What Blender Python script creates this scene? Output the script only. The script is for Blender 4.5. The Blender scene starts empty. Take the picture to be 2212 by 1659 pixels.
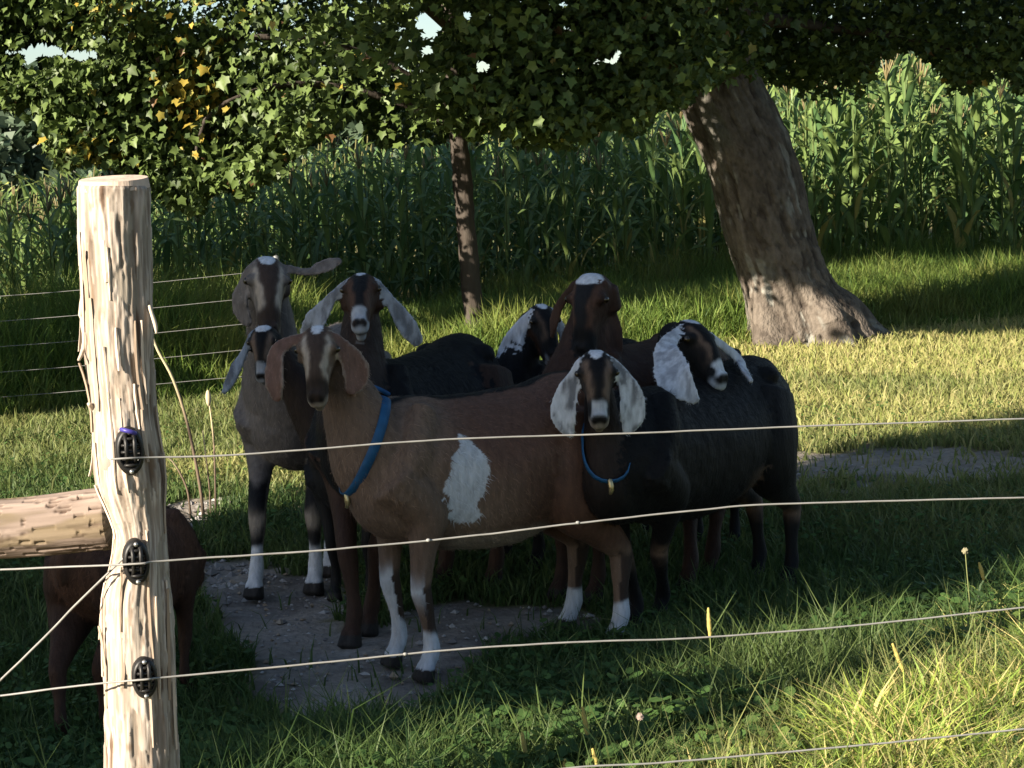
import bpy, math, random
import numpy as np
from mathutils import Vector, Matrix
from mathutils.kdtree import KDTree

random.seed(7)
rng = np.random.default_rng(11)
S = bpy.context.scene
COL = S.collection
rad = math.radians

# ------------------------------------------------------------------ camera, sky, sun, exposure
CAM_H, FPX, PITCH, ROLL = 1.45, 4000.0, math.atan((829.5 - 350) / 4000.0), rad(2.2)
Fv = np.array([0, math.cos(PITCH), -math.sin(PITCH)])
R0 = np.array([1.0, 0, 0]); U0 = np.array([0, math.sin(PITCH), math.cos(PITCH)])
Rv = math.cos(ROLL) * R0 - math.sin(ROLL) * U0
Uv = math.sin(ROLL) * R0 + math.cos(ROLL) * U0
CP = np.array([0, 0, CAM_H])
cam = bpy.data.cameras.new('camera'); co = bpy.data.objects.new('camera', cam); COL.objects.link(co)
cam.sensor_width = 36; cam.lens = 36 * FPX / 2212; cam.clip_start = 0.05; cam.clip_end = 3000
co.matrix_world = Matrix(((Rv[0], Uv[0], -Fv[0], 0), (Rv[1], Uv[1], -Fv[1], 0), (Rv[2], Uv[2], -Fv[2], CAM_H), (0, 0, 0, 1)))
S.camera = co

SUN_EL, SUN_AZ = rad(22.0), rad(39.0)          # light runs towards +X turned SUN_AZ towards +Y
LD = np.array([math.cos(SUN_AZ) * math.cos(SUN_EL), math.sin(SUN_AZ) * math.cos(SUN_EL), -math.sin(SUN_EL)])
W = bpy.data.worlds.new('World'); S.world = W; W.use_nodes = True
wn = W.node_tree.nodes; wn.clear()
sky = wn.new('ShaderNodeTexSky'); sky.sky_type = 'NISHITA'; sky.sun_disc = False
sky.sun_elevation = SUN_EL; sky.sun_rotation = math.atan2(-LD[0], -LD[1]); sky.air_density = 1.0; sky.dust_density = 0.6; sky.ozone_density = 1.5
bg = wn.new('ShaderNodeBackground'); bg.inputs['Strength'].default_value = 0.05
wo = wn.new('ShaderNodeOutputWorld')
W.node_tree.links.new(sky.outputs[0], bg.inputs[0]); W.node_tree.links.new(bg.outputs[0], wo.inputs[0])
sun = bpy.data.lights.new('sun', 'SUN'); sun.energy = 5.0; sun.angle = rad(0.5); sun.color = (1.0, 0.89, 0.72)
so = bpy.data.objects.new('sun', sun); COL.objects.link(so)
so.rotation_euler = Vector(LD).to_track_quat('-Z', 'Y').to_euler(); so.location = (-20, -12, 10)
S.view_settings.view_transform = 'Standard'; S.view_settings.look = 'None'
S.view_settings.gamma = 1.0; S.view_settings.exposure = 1.72
try:
    S.view_settings.use_curve_mapping = False
except Exception:
    pass
S.render.engine = 'CYCLES'
S.cycles.max_bounces = 6; S.cycles.transparent_max_bounces = 4; S.cycles.use_denoising = True

# ------------------------------------------------------------------ helpers
def ray(px, py):
    return Fv + Rv * ((px - 1106) / FPX) + Uv * ((829.5 - py) / FPX)
def P(px, py, Y):
    d = ray(px, py); return CP + d * (Y / d[1])
def G(px, py, z=0.0):
    d = ray(px, py); return CP + d * ((z - CAM_H) / d[2])
def proj(v):
    d = np.asarray(v) - CP
    w = d @ Fv
    w = np.where(np.abs(w) < 1e-6, 1e-6, w)
    return 1106 + FPX * (d @ Rv) / w, 829.5 - FPX * (d @ Uv) / w, w
def inpoly(px, py, poly):
    poly = np.asarray(poly, float); n = len(poly)
    r = np.zeros(np.shape(px), bool); j = n - 1
    for i in range(n):
        xi, yi = poly[i]; xj, yj = poly[j]
        c = ((yi > py) != (yj > py)) & (px < (xj - xi) * (py - yi) / (yj - yi + 1e-12) + xi)
        r ^= c; j = i
    return r
def h3(i, j, k, seed):
    n = (i.astype(np.int64) * 374761393 + j.astype(np.int64) * 668265263 + k.astype(np.int64) * 2147483647 + seed * 1274126177) & 0xffffffff
    n = ((n ^ (n >> 13)) * 1274126177) & 0xffffffff
    n = n ^ (n >> 16)
    return (n & 0xffff) / 65535.0
def noise(p, scale=1.0, seed=0):
    p = np.asarray(p, float) * scale
    f = np.floor(p); t = p - f; t = t * t * (3 - 2 * t)
    i = f.astype(np.int64); r = 0
    for a in (0, 1):
        for b in (0, 1):
            for c in (0, 1):
                w = (t[:, 0] if a else 1 - t[:, 0]) * (t[:, 1] if b else 1 - t[:, 1]) * (t[:, 2] if c else 1 - t[:, 2])
                r = r + w * h3(i[:, 0] + a, i[:, 1] + b, i[:, 2] + c, seed)
    return r
def fbm(p, scale=1.0, seed=0, o=3):
    r = 0; a = 0.5; t = 0
    for q in range(o):
        r = r + a * noise(p, scale * 2 ** q, seed + q); t += a; a *= 0.5
    return r / t
def sstep(a, b, x):
    t = np.clip((np.asarray(x, float) - a) / (b - a), 0, 1); return t * t * (3 - 2 * t)
def upstream(s, a):
    ca, sa = math.cos(SUN_AZ), math.sin(SUN_AZ); return np.array([a * ca - s * sa, a * sa + s * ca])
def lerp(a, b, m):
    m = np.asarray(m)[..., None]; return np.asarray(a) * (1 - m) + np.asarray(b) * m

def np_mesh(name, V, faces, cols=None, smooth=True):
    """faces: list of int arrays of shape (n,k)"""
    me = bpy.data.meshes.new(name)
    V = np.asarray(V, np.float32)
    me.vertices.add(len(V)); me.vertices.foreach_set('co', V.ravel())
    faces = [np.asarray(f, np.int32) for f in faces if len(f)]
    nl = sum(f.size for f in faces); npoly = sum(len(f) for f in faces)
    me.loops.add(nl); me.polygons.add(npoly)
    me.loops.foreach_set('vertex_index', np.concatenate([f.ravel() for f in faces]))
    ls = []; o = 0
    for f in faces:
        k = f.shape[1]; ls.append(o + np.arange(len(f)) * k); o += f.size
    me.polygons.foreach_set('loop_start', np.concatenate(ls).astype(np.int32))
    me.polygons.foreach_set('use_smooth', np.full(npoly, smooth, bool))
    if cols is not None:
        a = me.color_attributes.new('col', 'FLOAT_COLOR', 'POINT')
        c = np.ones((len(V), 4), np.float32); c[:, :3] = cols
        a.data.foreach_set('color', c.ravel())
    me.update(calc_edges=True)
    return me
def link(name, me, mat=None, parent=None, loc=None):
    o = bpy.data.objects.new(name, me); COL.objects.link(o)
    if mat is not None and me is not None and not me.materials: me.materials.append(mat)
    if loc is not None: o.location = loc
    if parent is not None: o.parent = parent
    return o
def tag(o, label=None, cat=None, group=None, kind=None):
    if label: o['label'] = label
    if cat: o['category'] = cat
    if group: o['group'] = group
    if kind: o['kind'] = kind
    return o
def empty(name, loc):
    o = bpy.data.objects.new(name, None); COL.objects.link(o); o.location = loc; o.empty_display_size = 0.1
    return o

def frames(pts, up=(0, 0, 1)):
    pts = np.asarray(pts, float); n = len(pts)
    T = np.gradient(pts, axis=0); T /= np.linalg.norm(T, axis=1)[:, None] + 1e-9
    up = np.asarray(up, float)
    A = np.cross(T, up); l = np.linalg.norm(A, axis=1)
    if (l < 1e-3).any(): A[l < 1e-3] = np.cross(T[l < 1e-3], [0.3, 1, 0.1])
    A /= np.linalg.norm(A, axis=1)[:, None]
    for i in range(1, n):
        if A[i] @ A[i - 1] < 0: A[i] = -A[i]
    B = np.cross(A, T)
    return T, A, B
def spline(pts, m):
    pts = np.asarray(pts, float); n = len(pts)
    if n < 3: 
        t = np.linspace(0, 1, m)[:, None]; return pts[0] * (1 - t) + pts[-1] * t
    t = np.linspace(0, n - 1, m); out = np.zeros((m, pts.shape[1]))
    for k, u in enumerate(t):
        i = min(int(u), n - 2); f = u - i
        p0 = pts[max(i - 1, 0)]; p1 = pts[i]; p2 = pts[i + 1]; p3 = pts[min(i + 2, n - 1)]
        out[k] = 0.5 * ((2 * p1) + (-p0 + p2) * f + (2 * p0 - 5 * p1 + 4 * p2 - p3) * f * f + (-p0 + 3 * p1 - 3 * p2 + p3) * f ** 3)
    return out
def tube(pts, r, n=16, up=(0, 0, 1), m=None, caps=True, rb=None):
    """closed tube; r radius list along pts (rb: second radius, along the up side)"""
    pts = np.asarray(pts, float); r = np.asarray(r, float) * np.ones(len(pts)); rb = r if rb is None else np.asarray(rb, float) * np.ones(len(pts))
    if m:
        q = spline(np.column_stack([pts, r, rb]), m); pts, r, rb = q[:, :3], np.maximum(q[:, 3], 1e-4), np.maximum(q[:, 4], 1e-4)
    T, A, B = frames(pts, up)
    a = np.linspace(0, 2 * math.pi, n, endpoint=False)
    k = len(pts)
    V = pts[:, None, :] + A[:, None, :] * (np.cos(a)[None, :, None] * r[:, None, None]) + B[:, None, :] * (np.sin(a)[None, :, None] * rb[:, None, None])
    V = V.reshape(-1, 3)
    i = np.arange(k - 1)[:, None] * n; j = np.arange(n)[None, :]; j2 = (j + 1) % n
    Q = np.stack([i + j, i + j2, i + n + j2, i + n + j], -1).reshape(-1, 4)
    tt = np.repeat(np.linspace(0, 1, k), n); ang = np.tile(a, k)
    Tr = np.zeros((0, 3), int)
    if caps:
        c0, c1 = len(V), len(V) + 1
        V = np.vstack([V, pts[0] - T[0] * min(r[0], rb[0]) * 0.45, pts[-1] + T[-1] * min(r[-1], rb[-1]) * 0.45])
        jj = np.arange(n)
        Tr = np.vstack([np.stack([jj * 0 + c0, (jj + 1) % n, jj], -1), np.stack([jj * 0 + c1, (k - 1) * n + jj, (k - 1) * n + (jj + 1) % n], -1)])
        tt = np.append(tt, [0, 1]); ang = np.append(ang, [0, 0])
    return V, Q, Tr, tt, ang
def ball(c, r, n=12, m=8):
    c = np.asarray(c, float); r = np.asarray(r, float) * np.ones(3)
    th = np.linspace(0, math.pi, m + 1)[1:-1]; a = np.linspace(0, 2 * math.pi, n, endpoint=False)
    V = np.stack([np.outer(np.sin(th), np.cos(a)), np.outer(np.sin(th), np.sin(a)), np.outer(np.cos(th), np.ones(n))], -1).reshape(-1, 3)
    k = len(th)
    i = np.arange(k - 1)[:, None] * n; j = np.arange(n)[None, :]; j2 = (j + 1) % n
    Q = np.stack([i + j, i + n + j, i + n + j2, i + j2], -1).reshape(-1, 4)
    V = np.vstack([V, [0, 0, 1], [0, 0, -1]]); jj = np.arange(n)
    Tr = np.vstack([np.stack([jj * 0 + k * n, jj, (jj + 1) % n], -1), np.stack([jj * 0 + k * n + 1, (k - 1) * n + (jj + 1) % n, (k - 1) * n + jj], -1)])
    return V * r + c, Q, Tr
class MB:
    def __init__(s): s.V = []; s.Q = []; s.T = []; s.n = 0; s.C = []
    def add(s, V, Q, T, col=None):
        s.V.append(V); s.Q.append(np.asarray(Q).reshape(-1, 4) + s.n); s.T.append(np.asarray(T).reshape(-1, 3) + s.n); s.n += len(V)
        if col is not None: s.C.append(np.ones((len(V), 3)) * np.asarray(col))
        return s
    def tube(s, *a, col=None, **k):
        V, Q, T, _, _ = tube(*a, **k); return s.add(V, Q, T, col)
    def ball(s, c, r, col=None, n=12, m=8): return s.add(*ball(c, r, n, m), col)
    def mesh(s, name, origin=(0, 0, 0), smooth=True):
        return np_mesh(name, np.vstack(s.V) - np.asarray(origin), [np.vstack(s.Q), np.vstack(s.T)], np.vstack(s.C) if s.C else None, smooth)

# ------------------------------------------------------------------ materials
def mat(name, base=(0.2, 0.2, 0.2), rough=0.7, attr=None, spec=0.3, bump=None, var=None, transl=0.0, metallic=0.0, stretch=None, sheen=0.0):
    """bump: (scale, strength, distance); var: (scale, colour2, contrast)"""
    m = bpy.data.materials.new(name); m.use_nodes = True; t = m.node_tree; N = t.nodes; L = t.links
    b = N['Principled BSDF']; b.inputs['Roughness'].default_value = rough; b.inputs['Metallic'].default_value = metallic
    b.inputs['Specular IOR Level'].default_value = spec
    b.inputs['Sheen Weight'].default_value = sheen; b.inputs['Sheen Roughness'].default_value = 0.5
    if attr:
        a = N.new('ShaderNodeAttribute'); a.attribute_name = attr; c = a.outputs['Color']
    else:
        a = N.new('ShaderNodeRGB'); a.outputs[0].default_value = (*base, 1); c = a.outputs[0]
    tc = N.new('ShaderNodeTexCoord'); mp = N.new('ShaderNodeMapping'); L.new(tc.outputs['Object'], mp.inputs[0])
    if stretch: mp.inputs['Scale'].default_value = stretch
    if var:
        n = N.new('ShaderNodeTexNoise'); n.inputs['Scale'].default_value = var[0]; n.inputs['Detail'].default_value = 6; L.new(mp.outputs[0], n.inputs['Vector'])
        r = N.new('ShaderNodeMapRange'); r.inputs[1].default_value = 0.5 - var[2]; r.inputs[2].default_value = 0.5 + var[2]; L.new(n.outputs[0], r.inputs[0])
        x = N.new('ShaderNodeMix'); x.data_type = 'RGBA'; L.new(r.outputs[0], x.inputs['Factor']); L.new(c, x.inputs['A'])
        if isinstance(var[1], (int, float)):
            y = N.new('ShaderNodeMix'); y.data_type = 'RGBA'; y.blend_type = 'MULTIPLY'; y.inputs['Factor'].default_value = 1; L.new(c, y.inputs['A']); y.inputs['B'].default_value = (var[1],) * 3 + (1,)
            L.new(y.outputs['Result'], x.inputs['B'])
        else:
            x.inputs['B'].default_value = (*var[1], 1)
        c = x.outputs['Result']
    L.new(c, b.inputs['Base Color'])
    if bump:
        n = N.new('ShaderNodeTexNoise'); n.inputs['Scale'].default_value = bump[0]; n.inputs['Detail'].default_value = 5; L.new(mp.outputs[0], n.inputs['Vector'])
        u = N.new('ShaderNodeBump'); u.inputs['Strength'].default_value = bump[1]; u.inputs['Distance'].default_value = bump[2]
        L.new(n.outputs[0], u.inputs['Height']); L.new(u.outputs[0], b.inputs['Normal'])
    if transl > 0:
        tr = N.new('ShaderNodeBsdfTranslucent'); L.new(c, tr.inputs[0]); ms = N.new('ShaderNodeMixShader'); ms.inputs[0].default_value = transl
        L.new(b.outputs[0], ms.inputs[1]); L.new(tr.outputs[0], ms.inputs[2]); L.new(ms.outputs[0], N['Material Output'].inputs['Surface'])
    return m
M = dict(
    coat=mat('coat', attr='col', rough=0.65, spec=0.15, bump=(120, 0.5, 0.006), var=(70, 0.6, 0.25), stretch=(1, 1, 0.3), sheen=0.02),
    hair=mat('hair', attr='col', rough=0.6, spec=0.12),
    eye=mat('eye', (0.02, 0.014, 0.006), 0.08, spec=0.6),
    collar=mat('collar', (0.012, 0.085, 0.20), 0.6, var=(40, 0.7, 0.2)),
    brass=mat('brass', (0.55, 0.45, 0.25), 0.35, metallic=0.8, var=(60, 0.6, 0.3)),
    grass=mat('grass', attr='col', rough=0.55, spec=0.25, transl=0.4),
    leaf=mat('leaf', attr='col', rough=0.5, spec=0.35, transl=0.3),
    corn=mat('corn', attr='col', rough=0.5, spec=0.35, transl=0.3),
    bark=mat('bark', (0.075, 0.064, 0.055), 0.9, spec=0.1, var=(16, (0.05, 0.04, 0.034), 0.22), bump=(14, 0.9, 0.03), stretch=(1, 1, 0.25)),
    bark2=mat('old_bark', attr='col', rough=0.92, spec=0.08, var=(30, 0.55, 0.25), bump=(45, 1.0, 0.02), stretch=(1, 1, 0.6)),
    post=mat('post_wood', attr='col', rough=0.85, spec=0.12, var=(14, 0.62, 0.2), bump=(40, 0.7, 0.006), stretch=(1, 1, 0.12)),
    rail=mat('rail_wood', attr='col', rough=0.85, spec=0.12, var=(14, 0.6, 0.2), bump=(40, 0.7, 0.006), stretch=(0.12, 1, 1)),
    plastic=mat('black_plastic', (0.008, 0.008, 0.009), 0.45, spec=0.3, var=(50, (0.016, 0.015, 0.014), 0.3)),
    blueplastic=mat('blue_plastic', (0.06, 0.05, 0.28), 0.4, var=(50, 0.7, 0.3)),
    steel=mat('galvanised_steel', (0.45, 0.45, 0.44), 0.4, metallic=0.8, var=(80, 0.6, 0.3)),
    wire=mat('wire', (0.25, 0.245, 0.235), 0.5, spec=0.4, var=(30, 0.7, 0.25)),
    stone=mat('stone', attr='col', rough=0.9, spec=0.15),
    dry=mat('dry_stem', attr='col', rough=0.8, spec=0.15, transl=0.15),
)

# ------------------------------------------------------------------ ground
DIRT = [(430, 1225), (520, 1195), (570, 1225), (720, 1245), (745, 1300), (700, 1335), (740, 1360), (830, 1345), (1000, 1310), (1150, 1295), (1300, 1320), (1260, 1375), (1100, 1395), (1010, 1440), (985, 1510), (890, 1560), (760, 1590), (630, 1580), (555, 1510), (535, 1430), (470, 1370), (435, 1300)]
RUBBLE = [(345, 1100), (400, 1078), (470, 1070), (540, 1082), (470, 1110), (440, 1150), (400, 1185), (350, 1180)]
RUBBLE2 = [(425, 1195), (560, 1190), (570, 1260), (480, 1290), (430, 1250)]
STRIP = [(1700, 985), (1850, 985), (1950, 975), (1990, 962), (2080, 962), (2110, 978), (2230, 1000), (2230, 1035), (2100, 1045), (1900, 1045), (1700, 1050)]
BEHIND = [(560, 1075), (1720, 985), (1720, 1045), (1000, 1120), (700, 1130)]
def ghei(x, y):
    x = np.asarray(x, float); y = np.asarray(y, float)
    return -0.085 * np.clip(3.0 - x, 0, 9) * sstep(14.5, 20.5, y) + 0.035 * (noise(np.column_stack([np.ravel(x), np.ravel(y), np.ravel(x) * 0]), 0.45, 3).reshape(x.shape) - 0.5) * sstep(6.5, 9, y)
def bare(x, y):
    p = np.column_stack([x, y, x * 0])
    j = (noise(p, 3.5, 21) - 0.5) * 60 + (noise(p, 14, 22) - 0.5) * 36
    k = (noise(p, 3.5, 23) - 0.5) * 40 + (noise(p, 14, 24) - 0.5) * 24
    px, py, w = proj(np.column_stack([x, y, x * 0]))
    ok = (y > 3)
    b = np.zeros(len(x))
    for pl, v in ((DIRT, 1.0), (RUBBLE, 1.0), (RUBBLE2, 0.85), (STRIP, 0.9), (BEHIND, 0.35)):
        b = np.maximum(b, np.where(ok & inpoly(px + j, py + k, pl), v, 0))
    return b
def build_ground():
    xs = np.concatenate([[-600, -250, -100, -50, -25, -14], np.arange(-9, 9.01, 0.07), [14, 25, 50, 100, 250, 600]])
    ys = np.concatenate([[-300, -100, -40, -15, -5, 0], np.arange(2.2, 10.6, 0.06), np.arange(10.6, 24, 0.2), [27, 32, 40, 60, 100, 200, 400, 900]])
    X, Y = np.meshgrid(xs, ys); x = X.ravel(); y = Y.ravel()
    z = ghei(x, y)
    b = bare(x, y)
    p = np.column_stack([x, y, x * 0])
    fine = (np.abs(x) < 9) & (y > 2) & (y < 12)
    z = z + np.where(fine, (fbm(p, 5, 31) - 0.5) * 0.03 + b * (fbm(p, 18, 33) - 0.55) * 0.035, 0)
    nx = len(xs); i = np.arange(len(ys) - 1)[:, None] * nx; j = np.arange(nx - 1)[None, :]
    Q = np.stack([i + j, i + j + 1, i + nx + j + 1, i + nx + j], -1).reshape(-1, 4)
    soil = lerp((0.36, 0.31, 0.26), (0.19, 0.165, 0.145), sstep(0.35, 0.65, fbm(p, 4, 41)))
    soil = lerp(soil, (0.36, 0.33, 0.30), sstep(0.58, 0.7, fbm(p, 11, 43)) * 0.6)
    thatch = lerp((0.075, 0.085, 0.03), (0.20, 0.17, 0.075), sstep(0.35, 0.7, fbm(p, 1.3, 44)))
    c = lerp(thatch, soil, b)
    V = np.column_stack([x, y, z])
    me = np_mesh('ground', V, [Q], c)
    m = mat('soil', attr='col', rough=0.95, spec=0.08, var=(35, 0.6, 0.25), bump=(60, 0.8, 0.01))
    tag(link('ground', me, m), kind='structure')
build_ground()

# ------------------------------------------------------------------ grass
def blades(x, y, z, h, w, lean, col, segs=2, tipcol=None):
    n = len(x)
    a = rng.uniform(0, 2 * math.pi, n); d = rng.uniform(0, 2 * math.pi, n)
    wx, wy = np.cos(a) * w / 2, np.sin(a) * w / 2
    lx, ly = np.cos(d) * lean * h, np.sin(d) * lean * h
    B = np.column_stack([x, y, z]); Wd = np.column_stack([wx, wy, wx * 0])
    rows = []; cs = []
    tipcol = col if tipcol is None else tipcol
    for k in range(segs):
        t = k / segs
        c = B + np.column_stack([lx * t ** 2, ly * t ** 2, h * (t - 0.25 * lean * t ** 2)])
        f = (1 - t) ** 0.6
        rows += [c - Wd * f, c + Wd * f]; cs += [lerp(col, tipcol, t * np.ones(n))] * 2
    rows.append(B + np.column_stack([lx, ly, h * (1 - 0.35 * lean)])); cs.append(tipcol)
    m = 2 * segs + 1
    V = np.stack(rows, 1).reshape(-1, 3); C = np.stack(cs, 1).reshape(-1, 3)
    o = np.arange(n)[:, None] * m
    Q = np.vstack([o + np.array([[2 * k, 2 * k + 1, 2 * k + 3, 2 * k + 2]]) for k in range(segs - 1)]) if segs > 1 else np.zeros((0, 4), int)
    T = o + np.array([[2 * segs - 2, 2 * segs - 1, 2 * segs]])
    return V, Q, T, C
def tall_edge(x):
    return 13.0 + 0.56 * x + 0.35 * (noise(np.column_stack([x, x * 0, x * 0]), 0.8, 5) - 0.5)
GREEN = np.array((0.036, 0.076, 0.024)); GREEN2 = np.array((0.085, 0.14, 0.038)); STRAW = np.array((0.44, 0.38, 0.17)); YEL = np.array((0.25, 0.31, 0.07))
def lawn():
    n = 290000
    u = rng.uniform(0, 1, n)
    y = 1 / (1 / 3.6 + u * (1 / 16.5 - 1 / 3.6)); y = np.where(rng.uniform(0, 1, n) < 0.3, rng.uniform(6, 16.5, n), y)
    x = rng.uniform(-1, 1, n) * (0.29 * y + 0.9)
    keep = (y < tall_edge(x) + 0.4)
    b = bare(x, y); keep &= rng.uniform(0, 1, n) > b * (0.93 + 0.16 * noise(np.column_stack([x, y, x * 0]), 9, 66))
    x, y = x[keep], y[keep]; n = len(x); p = np.column_stack([x, y, x * 0])
    # foreground lush on the camera's side of the fence, cropped pasture beyond
    lush = np.clip(sstep(5.35, 4.1, y - 0.62 * x), 0, 1)
    cl = fbm(p, 2.2, 51)
    h = (0.035 + 0.05 * cl + rng.exponential(0.018, n)) * (1 + 1.0 * lush * (0.5 + cl))
    h *= np.where(y > 7.5, 0.9, 1.0)
    w = (0.0032 + 0.00075 * y) * rng.uniform(0.7, 1.4, n)
    dry = np.clip(0.1 + 0.75 * sstep(0.3, 0.75, fbm(p, 0.9, 52)) + rng.normal(0, 0.18, n), 0, 1)
    dry = np.clip(dry * (0.12 + 0.88 * sstep(6.4, 8.6, y + 0.25 * x)) + 0.3 * sstep(8.0, 9.0, y + 0.25 * x), 0, 1) * (0.68 + 0.32 * sstep(-2.5, 1.5, x))  # straw grows past the shade edge: dry grass plus sun brightness in the colour
    dry = np.clip(dry + 0.8 * sstep(0.5, 1.3, x - (y - 4.4)) * sstep(0.35, 0.6, fbm(p, 6, 53)), 0, 1)  # extra straw colour brightens the near right corner as sunlit
    g = lerp(GREEN, GREEN2, rng.uniform(0, 1, n))
    c = lerp(g, lerp(YEL, STRAW, rng.uniform(0, 1, n)), dry)
    V, Q, T, C = blades(x, y, ghei(x, y) - 0.004, h, w, rng.uniform(0.15, 0.9, n), c * 0.9, 2, lerp(c, STRAW, 0.25 * dry))
    tag(link('pasture_grass', np_mesh('pasture_grass', V, [Q, T], C), M['grass']), 'short pasture grass, shaded round the goats and sunlit behind', 'grass', kind='stuff')
    # longer seeding grass at the near right and along the bottom
    n = 34000
    x = rng.uniform(-1.4, 2.9, n); y = rng.uniform(3.5, 6.2, n)
    lush = sstep(5.6, 4.3, y - 0.62 * x); k = (rng.uniform(0, 1, n) < lush * 0.8 * (0.3 + 0.7 * sstep(-0.2, 0.7, x))) & (np.abs(x) < 0.3 * y + 0.7) & (bare(x, y) < 0.3)
    x, y = x[k], y[k]; n = len(x)
    h = rng.uniform(0.045, 0.125, n) * (0.75 + 0.5 * noise(np.column_stack([x, y, x * 0]), 3, 8)) * (1 + 0.9 * sstep(0.22, 0.28, x / y))
    c = lerp(lerp(GREEN, GREEN2, rng.uniform(0, 1, n)), lerp(YEL, STRAW, rng.uniform(0, 1, n)), (rng.uniform(0, 1, n) < 0.15 + 0.5 * sstep(0.2, 1.2, x - (y - 4.2))) * 0.9)  # yellow blades increase to the right, sunlit brightness put into their colour
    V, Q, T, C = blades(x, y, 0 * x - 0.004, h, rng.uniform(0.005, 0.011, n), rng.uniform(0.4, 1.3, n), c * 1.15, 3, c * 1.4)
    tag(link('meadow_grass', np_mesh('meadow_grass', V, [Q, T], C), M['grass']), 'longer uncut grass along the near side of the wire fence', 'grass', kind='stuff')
    # rank growth in the near right corner, blade colours brightened to read as sunlit
    n = 64000; x = rng.uniform(0.2, 2.4, n); y = rng.uniform(3.7, 6.0, n); e = x - 0.95 * (y - 4.25); k = (rng.uniform(0, 1, n) < sstep(0.15, 0.7, e + 0.5 * (noise(np.column_stack([x, y, x * 0]), 4, 88) - 0.5))) & (x < 0.3 * y + 0.6)
    x, y, e = x[k], y[k], e[k]; n = len(x); cl = fbm(np.column_stack([x, y, x * 0]), 5, 89)
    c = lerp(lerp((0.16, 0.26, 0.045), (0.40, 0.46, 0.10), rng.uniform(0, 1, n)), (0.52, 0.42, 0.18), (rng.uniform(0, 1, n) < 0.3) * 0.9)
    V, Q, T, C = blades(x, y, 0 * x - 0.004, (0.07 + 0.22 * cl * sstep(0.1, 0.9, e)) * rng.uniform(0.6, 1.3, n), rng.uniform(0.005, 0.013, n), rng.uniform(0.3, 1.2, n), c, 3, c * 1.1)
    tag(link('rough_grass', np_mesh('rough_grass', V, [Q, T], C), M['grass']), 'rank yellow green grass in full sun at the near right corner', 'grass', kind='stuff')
    # low broad-leaved weeds (clover, plantain)
    n = 40000
    y = 1 / (1 / 3.7 + rng.uniform(0, 1, n) * (1 / 10.5 - 1 / 3.7)); x = rng.uniform(-1, 1, n) * (0.29 * y + 0.8)
    p = np.column_stack([x, y, x * 0]); k = (fbm(p, 2.5, 61) > 0.46 - 0.1 * (y < 5.5)) & (bare(x, y) < 0.5)
    x, y = x[k], y[k]; n = len(x)
    lush = sstep(5.35, 4.1, y - 0.62 * x)
    r = rng.uniform(0.007, 0.014, n) * (1 + 0.7 * lush); a = rng.uniform(0, 6.28, n); tl = rng.uniform(-0.5, 0.5, n); tl2 = rng.uniform(-0.6, 0.6, n)
    cz = rng.uniform(0.02, 0.07, n) * (1 + 1.0 * lush)
    q = np.linspace(0, 2 * math.pi, 6, endpoint=False)
    dx = np.cos(q)[None] * r[:, None]; dy = np.sin(q)[None] * r[:, None] * 0.7
    X = x[:, None] + dx * np.cos(a)[:, None] - dy * np.sin(a)[:, None]; Yy = y[:, None] + dx * np.sin(a)[:, None] + dy * np.cos(a)[:, None]
    Z = cz[:, None] + dx * tl[:, None] + dy * tl2[:, None]
    V = np.stack([X, Yy, Z], -1).reshape(-1, 3); F = np.arange(n)[:, None] * 6 + np.arange(6)[None]
    c = np.repeat(lerp(lerp((0.04, 0.09, 0.026), (0.10, 0.18, 0.05), rng.uniform(0, 1, n)), (0.26, 0.32, 0.08), 0.9 * rng.uniform(0, 1, n) * sstep(0.2, 1.2, x - (y - 4.2))), 6, 0)  # leaves paler towards the near right corner, sunlight painted into the colour
    tag(link('clover', np_mesh('clover', V, [F], c), M['grass']), 'low clover and broad leaved weeds among the grass', 'ground cover', kind='stuff')
lawn()
def tall_grass():
    n = 110000
    x = rng.uniform(-6, 6.5, n); e = tall_edge(x)
    y = e + rng.uniform(0, 1, n) ** 1.5 * (21 - e)
    k = np.abs(x) < 0.285 * y + 0.9; x, y, e = x[k], y[k], e[k]; n = len(x)
    p = np.column_stack([x, y, x * 0]); cl = fbm(p, 1.1, 71)
    tr = sstep(0, 0.7, y - e) * (1 + 0.5 * sstep(18.5, 20.5, y))
    h = (0.12 + 0.40 * tr) * (0.45 + 0.9 * cl) * rng.uniform(0.6, 1.25, n)
    h *= 0.72 + 0.75 * sstep(-1.2, -2.6, x)
    w = rng.uniform(0.009, 0.018, n)
    dry = np.clip(0.12 + 0.55 * sstep(0.45, 0.75, fbm(p, 1.7, 72)) + rng.normal(0, 0.15, n), 0, 1)
    c = lerp(lerp((0.045, 0.095, 0.02), (0.17, 0.27, 0.05), rng.uniform(0, 1, n)), (0.26, 0.25, 0.07), dry * 0.8)
    V, Q, T, C = blades(x, y, ghei(x, y) - 0.01, h, w, rng.uniform(0.1, 0.75, n), c * 0.9, 3, c)
    tag(link('tall_grass', np_mesh('tall_grass', V, [Q, T], C), M['grass']), 'tall unmown grass in front of the corn field', 'grass', kind='stuff')
tall_grass()
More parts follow.
